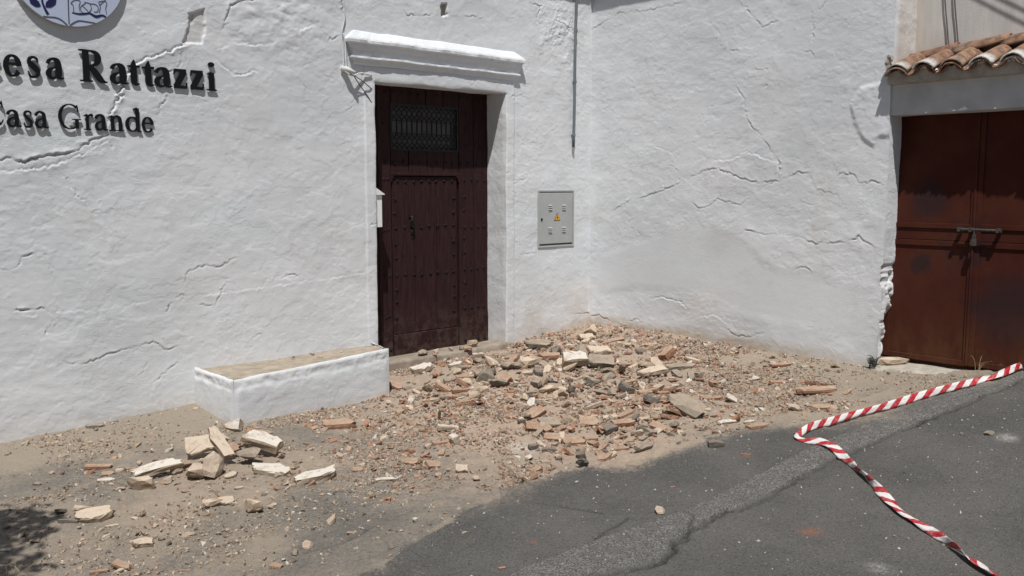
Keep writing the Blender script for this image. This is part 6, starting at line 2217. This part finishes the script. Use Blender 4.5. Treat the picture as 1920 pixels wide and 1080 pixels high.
def shards(n):
    """flat splinters of brick and render a few centimetres long"""
    pal = np.array([(.46, .36, .27), (.52, .43, .33), (.42, .30, .22), (.36, .19, .12), (.40, .25, .17), (.55, .50, .42), (.20, .175, .15), (.33, .25, .19), (.36, .205, .14)])
    X = RNG.uniform(0.9, 7.55, n * 6)
    Y = RNG.uniform(-4.4, -0.05, n * 6)
    du_, pk = dust_fields(X, Y)
    clus = np.clip(0.42 + 2.4 * fbm(X * 2.0, Y * 2.0, 4, 720, .6), 0.02, 1.2)
    ok = (RNG.random(len(X)) < clus * (0.02 + 0.95 * pk ** 1.4)) & ~in_poly(X, Y, ROADPOLY) & ~((X > 2.85) & (X < 4.7) & (Y > -0.78))
    X, Y, pk = X[ok][:n], Y[ok][:n], pk[ok][:n]
    m_ = len(X)
    L = 0.006 + 0.026 * RNG.random(m_) ** 2.4
    cube = np.array([(-1, -1, -1), (1, -1, -1), (1, 1, -1), (-1, 1, -1), (-1, -1, 1), (1, -1, 1), (1, 1, 1), (-1, 1, 1)], float)
    cf = np.array([(0, 3, 2, 1), (4, 5, 6, 7), (0, 1, 5, 4), (1, 2, 6, 5), (2, 3, 7, 6), (3, 0, 4, 7)])
    v = cube[None] * RNG.uniform(.55, 1.15, (m_, 8, 3)) * (L[:, None] * np.stack([np.ones(m_), RNG.uniform(.4, .95, m_), RNG.uniform(.16, .5, m_)], -1))[:, None, :]
    yaw, tx_, ty_ = RNG.uniform(0, 6.28, m_), RNG.normal(0, .3, m_), RNG.normal(0, .3, m_)
    c, s = np.cos(yaw), np.sin(yaw)
    vx = v[..., 0] * c[:, None] - v[..., 1] * s[:, None]
    vy = v[..., 0] * s[:, None] + v[..., 1] * c[:, None]
    vz = v[..., 2] + vx * np.tan(tx_)[:, None] + vy * np.tan(ty_)[:, None]
    ii = np.clip(np.searchsorted(gx, X), 1, len(gx) - 1)
    jj = np.clip(np.searchsorted(gy, Y), 1, len(gy) - 1)
    P = np.stack([vx + X[:, None], vy + Y[:, None], vz + (GZ_[ii, jj] + L * .22)[:, None]], -1)
    f = cf[None] + (np.arange(m_) * 8)[:, None, None]
    me = np_mesh('rubble_shards', P.reshape(-1, 3), f.reshape(-1, 4), M['crumb'], None, False)
    ca = me.color_attributes.new('tint', 'FLOAT_COLOR', 'POINT')
    colr = pal[RNG.integers(0, len(pal), m_)] * RNG.uniform(.8, 1.15, (m_, 1))
    ca.data.foreach_set('color', np.concatenate([np.repeat(colr, 8, 0), np.ones((m_ * 8, 1))], 1).astype(np.float32).ravel())
    o_ = bpy.data.objects.new('rubble_shards', me)
    COL.objects.link(o_)
    return tag(o_, 'thin splinters of brick and render strewn between the larger rubble pieces', 'rubble', None, 'stuff')


shards(5200)

# ================================================================== WEEDS
def sprig(px, py, n, h, mat, name, label, spread=.04, curl=1.0, r=.0035, leaf=False):
    g = on_ground(px, py)
    z0 = gz_at(g[0], g[1])
    mb2 = MB()
    for k in range(n):
        a = random.uniform(0, 6.28)
        ln_ = h * random.uniform(.5, 1.1)
        b0_ = np.array([g[0] + random.uniform(-1, 1) * spread, g[1] + random.uniform(-1, 1) * spread, z0 - .01])
        d_ = np.array([math.cos(a), math.sin(a), 0]) * ln_ * .45 * curl * random.uniform(.4, 1.2)
        pts = [tuple(b0_ + d_ * t * t + np.array([0, 0, ln_ * (t - .35 * curl * t ** 3)])) for t in np.linspace(0, 1, 6)]
        mb2.tube(pts, [r, r, r * .9, r * .8, r * .6, r * .3], 4)
        if leaf:
            for q_ in range(7):
                c = np.array(pts[random.randint(1, 5)])
                e1 = np.array([random.gauss(0, 1), random.gauss(0, 1), random.gauss(0, .7)])
                e1 /= np.linalg.norm(e1)
                e2 = np.cross(e1, [random.gauss(0, 1), random.gauss(0, 1), 1])
                e2 /= np.linalg.norm(e2) + 1e-9
                l_ = random.uniform(.012, .03)
                mb2.add([c, c + e1 * l_ * .5 + e2 * l_ * .3, c + e1 * l_, c + e1 * l_ * .5 - e2 * l_ * .3], [(0, 1, 2, 3)])
    return tag(mb2.build(name, M[mat], None), label, 'weed')


sprig(1637, 692, 12, .14, 'weed', 'dry_weed', 'dark withered weed at the foot of the side wall corner', .025, .7, .005, True)
sprig(1642, 690, 3, .24, 'weed', 'dry_weed', 'tall curled dead stalk rising beside the withered weed', .012, 1.2, .006)
for px, py, n, h, lb in ((1740, 688, 7, .16, 'thin dry grass tuft left of the garage door middle'), (1775, 692, 6, .22, 'taller dry grass tuft before the left garage door leaf'), (1835, 702, 5, .26, 'dry grass stalks below the middle of the garage door'), (1862, 696, 4, .14, 'short dry grass right of the garage door middle')):
    sprig(px, py, n, h, 'straw', 'dry_grass', lb, .03, 1.0, .0016)
sprig(30, 1085, 6, .12, 'straw', 'dry_grass', 'dry grass blades in the shadow at the bottom left corner', .05, 1.0, .002)

# ================================================================== the tree that shades the lower left corner
tc_ = Vector((-0.76, -3.05, 1.25))
tree = empty('street_tree', (-1.35, -3.2, float(zg(-1.35, -3.2))), 'leafy tree left of the picture whose shadow darkens the bottom left corner', 'tree')
mb2 = MB()
zt_ = float(zg(-1.35, -3.2))
mb2.tube([(-1.35, -3.2, zt_ - .1), (-1.33, -3.18, zt_ + .8), (-1.28, -3.12, zt_ + 1.7), (-1.2, -3.06, 0.6)], [.10, .085, .07, .055], 9)
for k in range(7):
    a = k * .9
    e_ = tc_ + Vector((math.cos(a) * .7, math.sin(a) * .7, random.uniform(-.2, .6)))
    mb2.tube([(-1.24, -3.1, 0.1 + .07 * k), tuple((Vector((-1.2, -3.06, .5)) + e_) / 2), tuple(e_)], [.04, .025, .008], 6)
mb2.build('trunk', M['bark'], tree, smooth=True)
nl_ = 13000
dirs = RNG.normal(size=(nl_, 3))
dirs /= np.linalg.norm(dirs, axis=1)[:, None]
rad = RNG.random(nl_) ** .45
lobe = 1 + .22 * np.sin(dirs[:, 0] * 5 + 1) * np.cos(dirs[:, 1] * 6 + 2) + .15 * np.sin(dirs[:, 2] * 7)
C_ = np.array(tc_) + dirs * rad[:, None] * lobe[:, None] * np.array([.92, .88, .85])
Q = np.linalg.qr(RNG.normal(size=(nl_, 3, 3)))[0]
sz_ = RNG.uniform(.045, .085, (nl_, 1))
quad = np.stack([C_, C_ + Q[:, 0] * sz_ + Q[:, 1] * sz_ * .45, C_ + Q[:, 0] * sz_ * 2, C_ + Q[:, 0] * sz_ - Q[:, 1] * sz_ * .45], 1)
np_obj('crown', quad.reshape(-1, 3), np.arange(nl_ * 4).reshape(-1, 4), M['leaf'], tree, None, False)
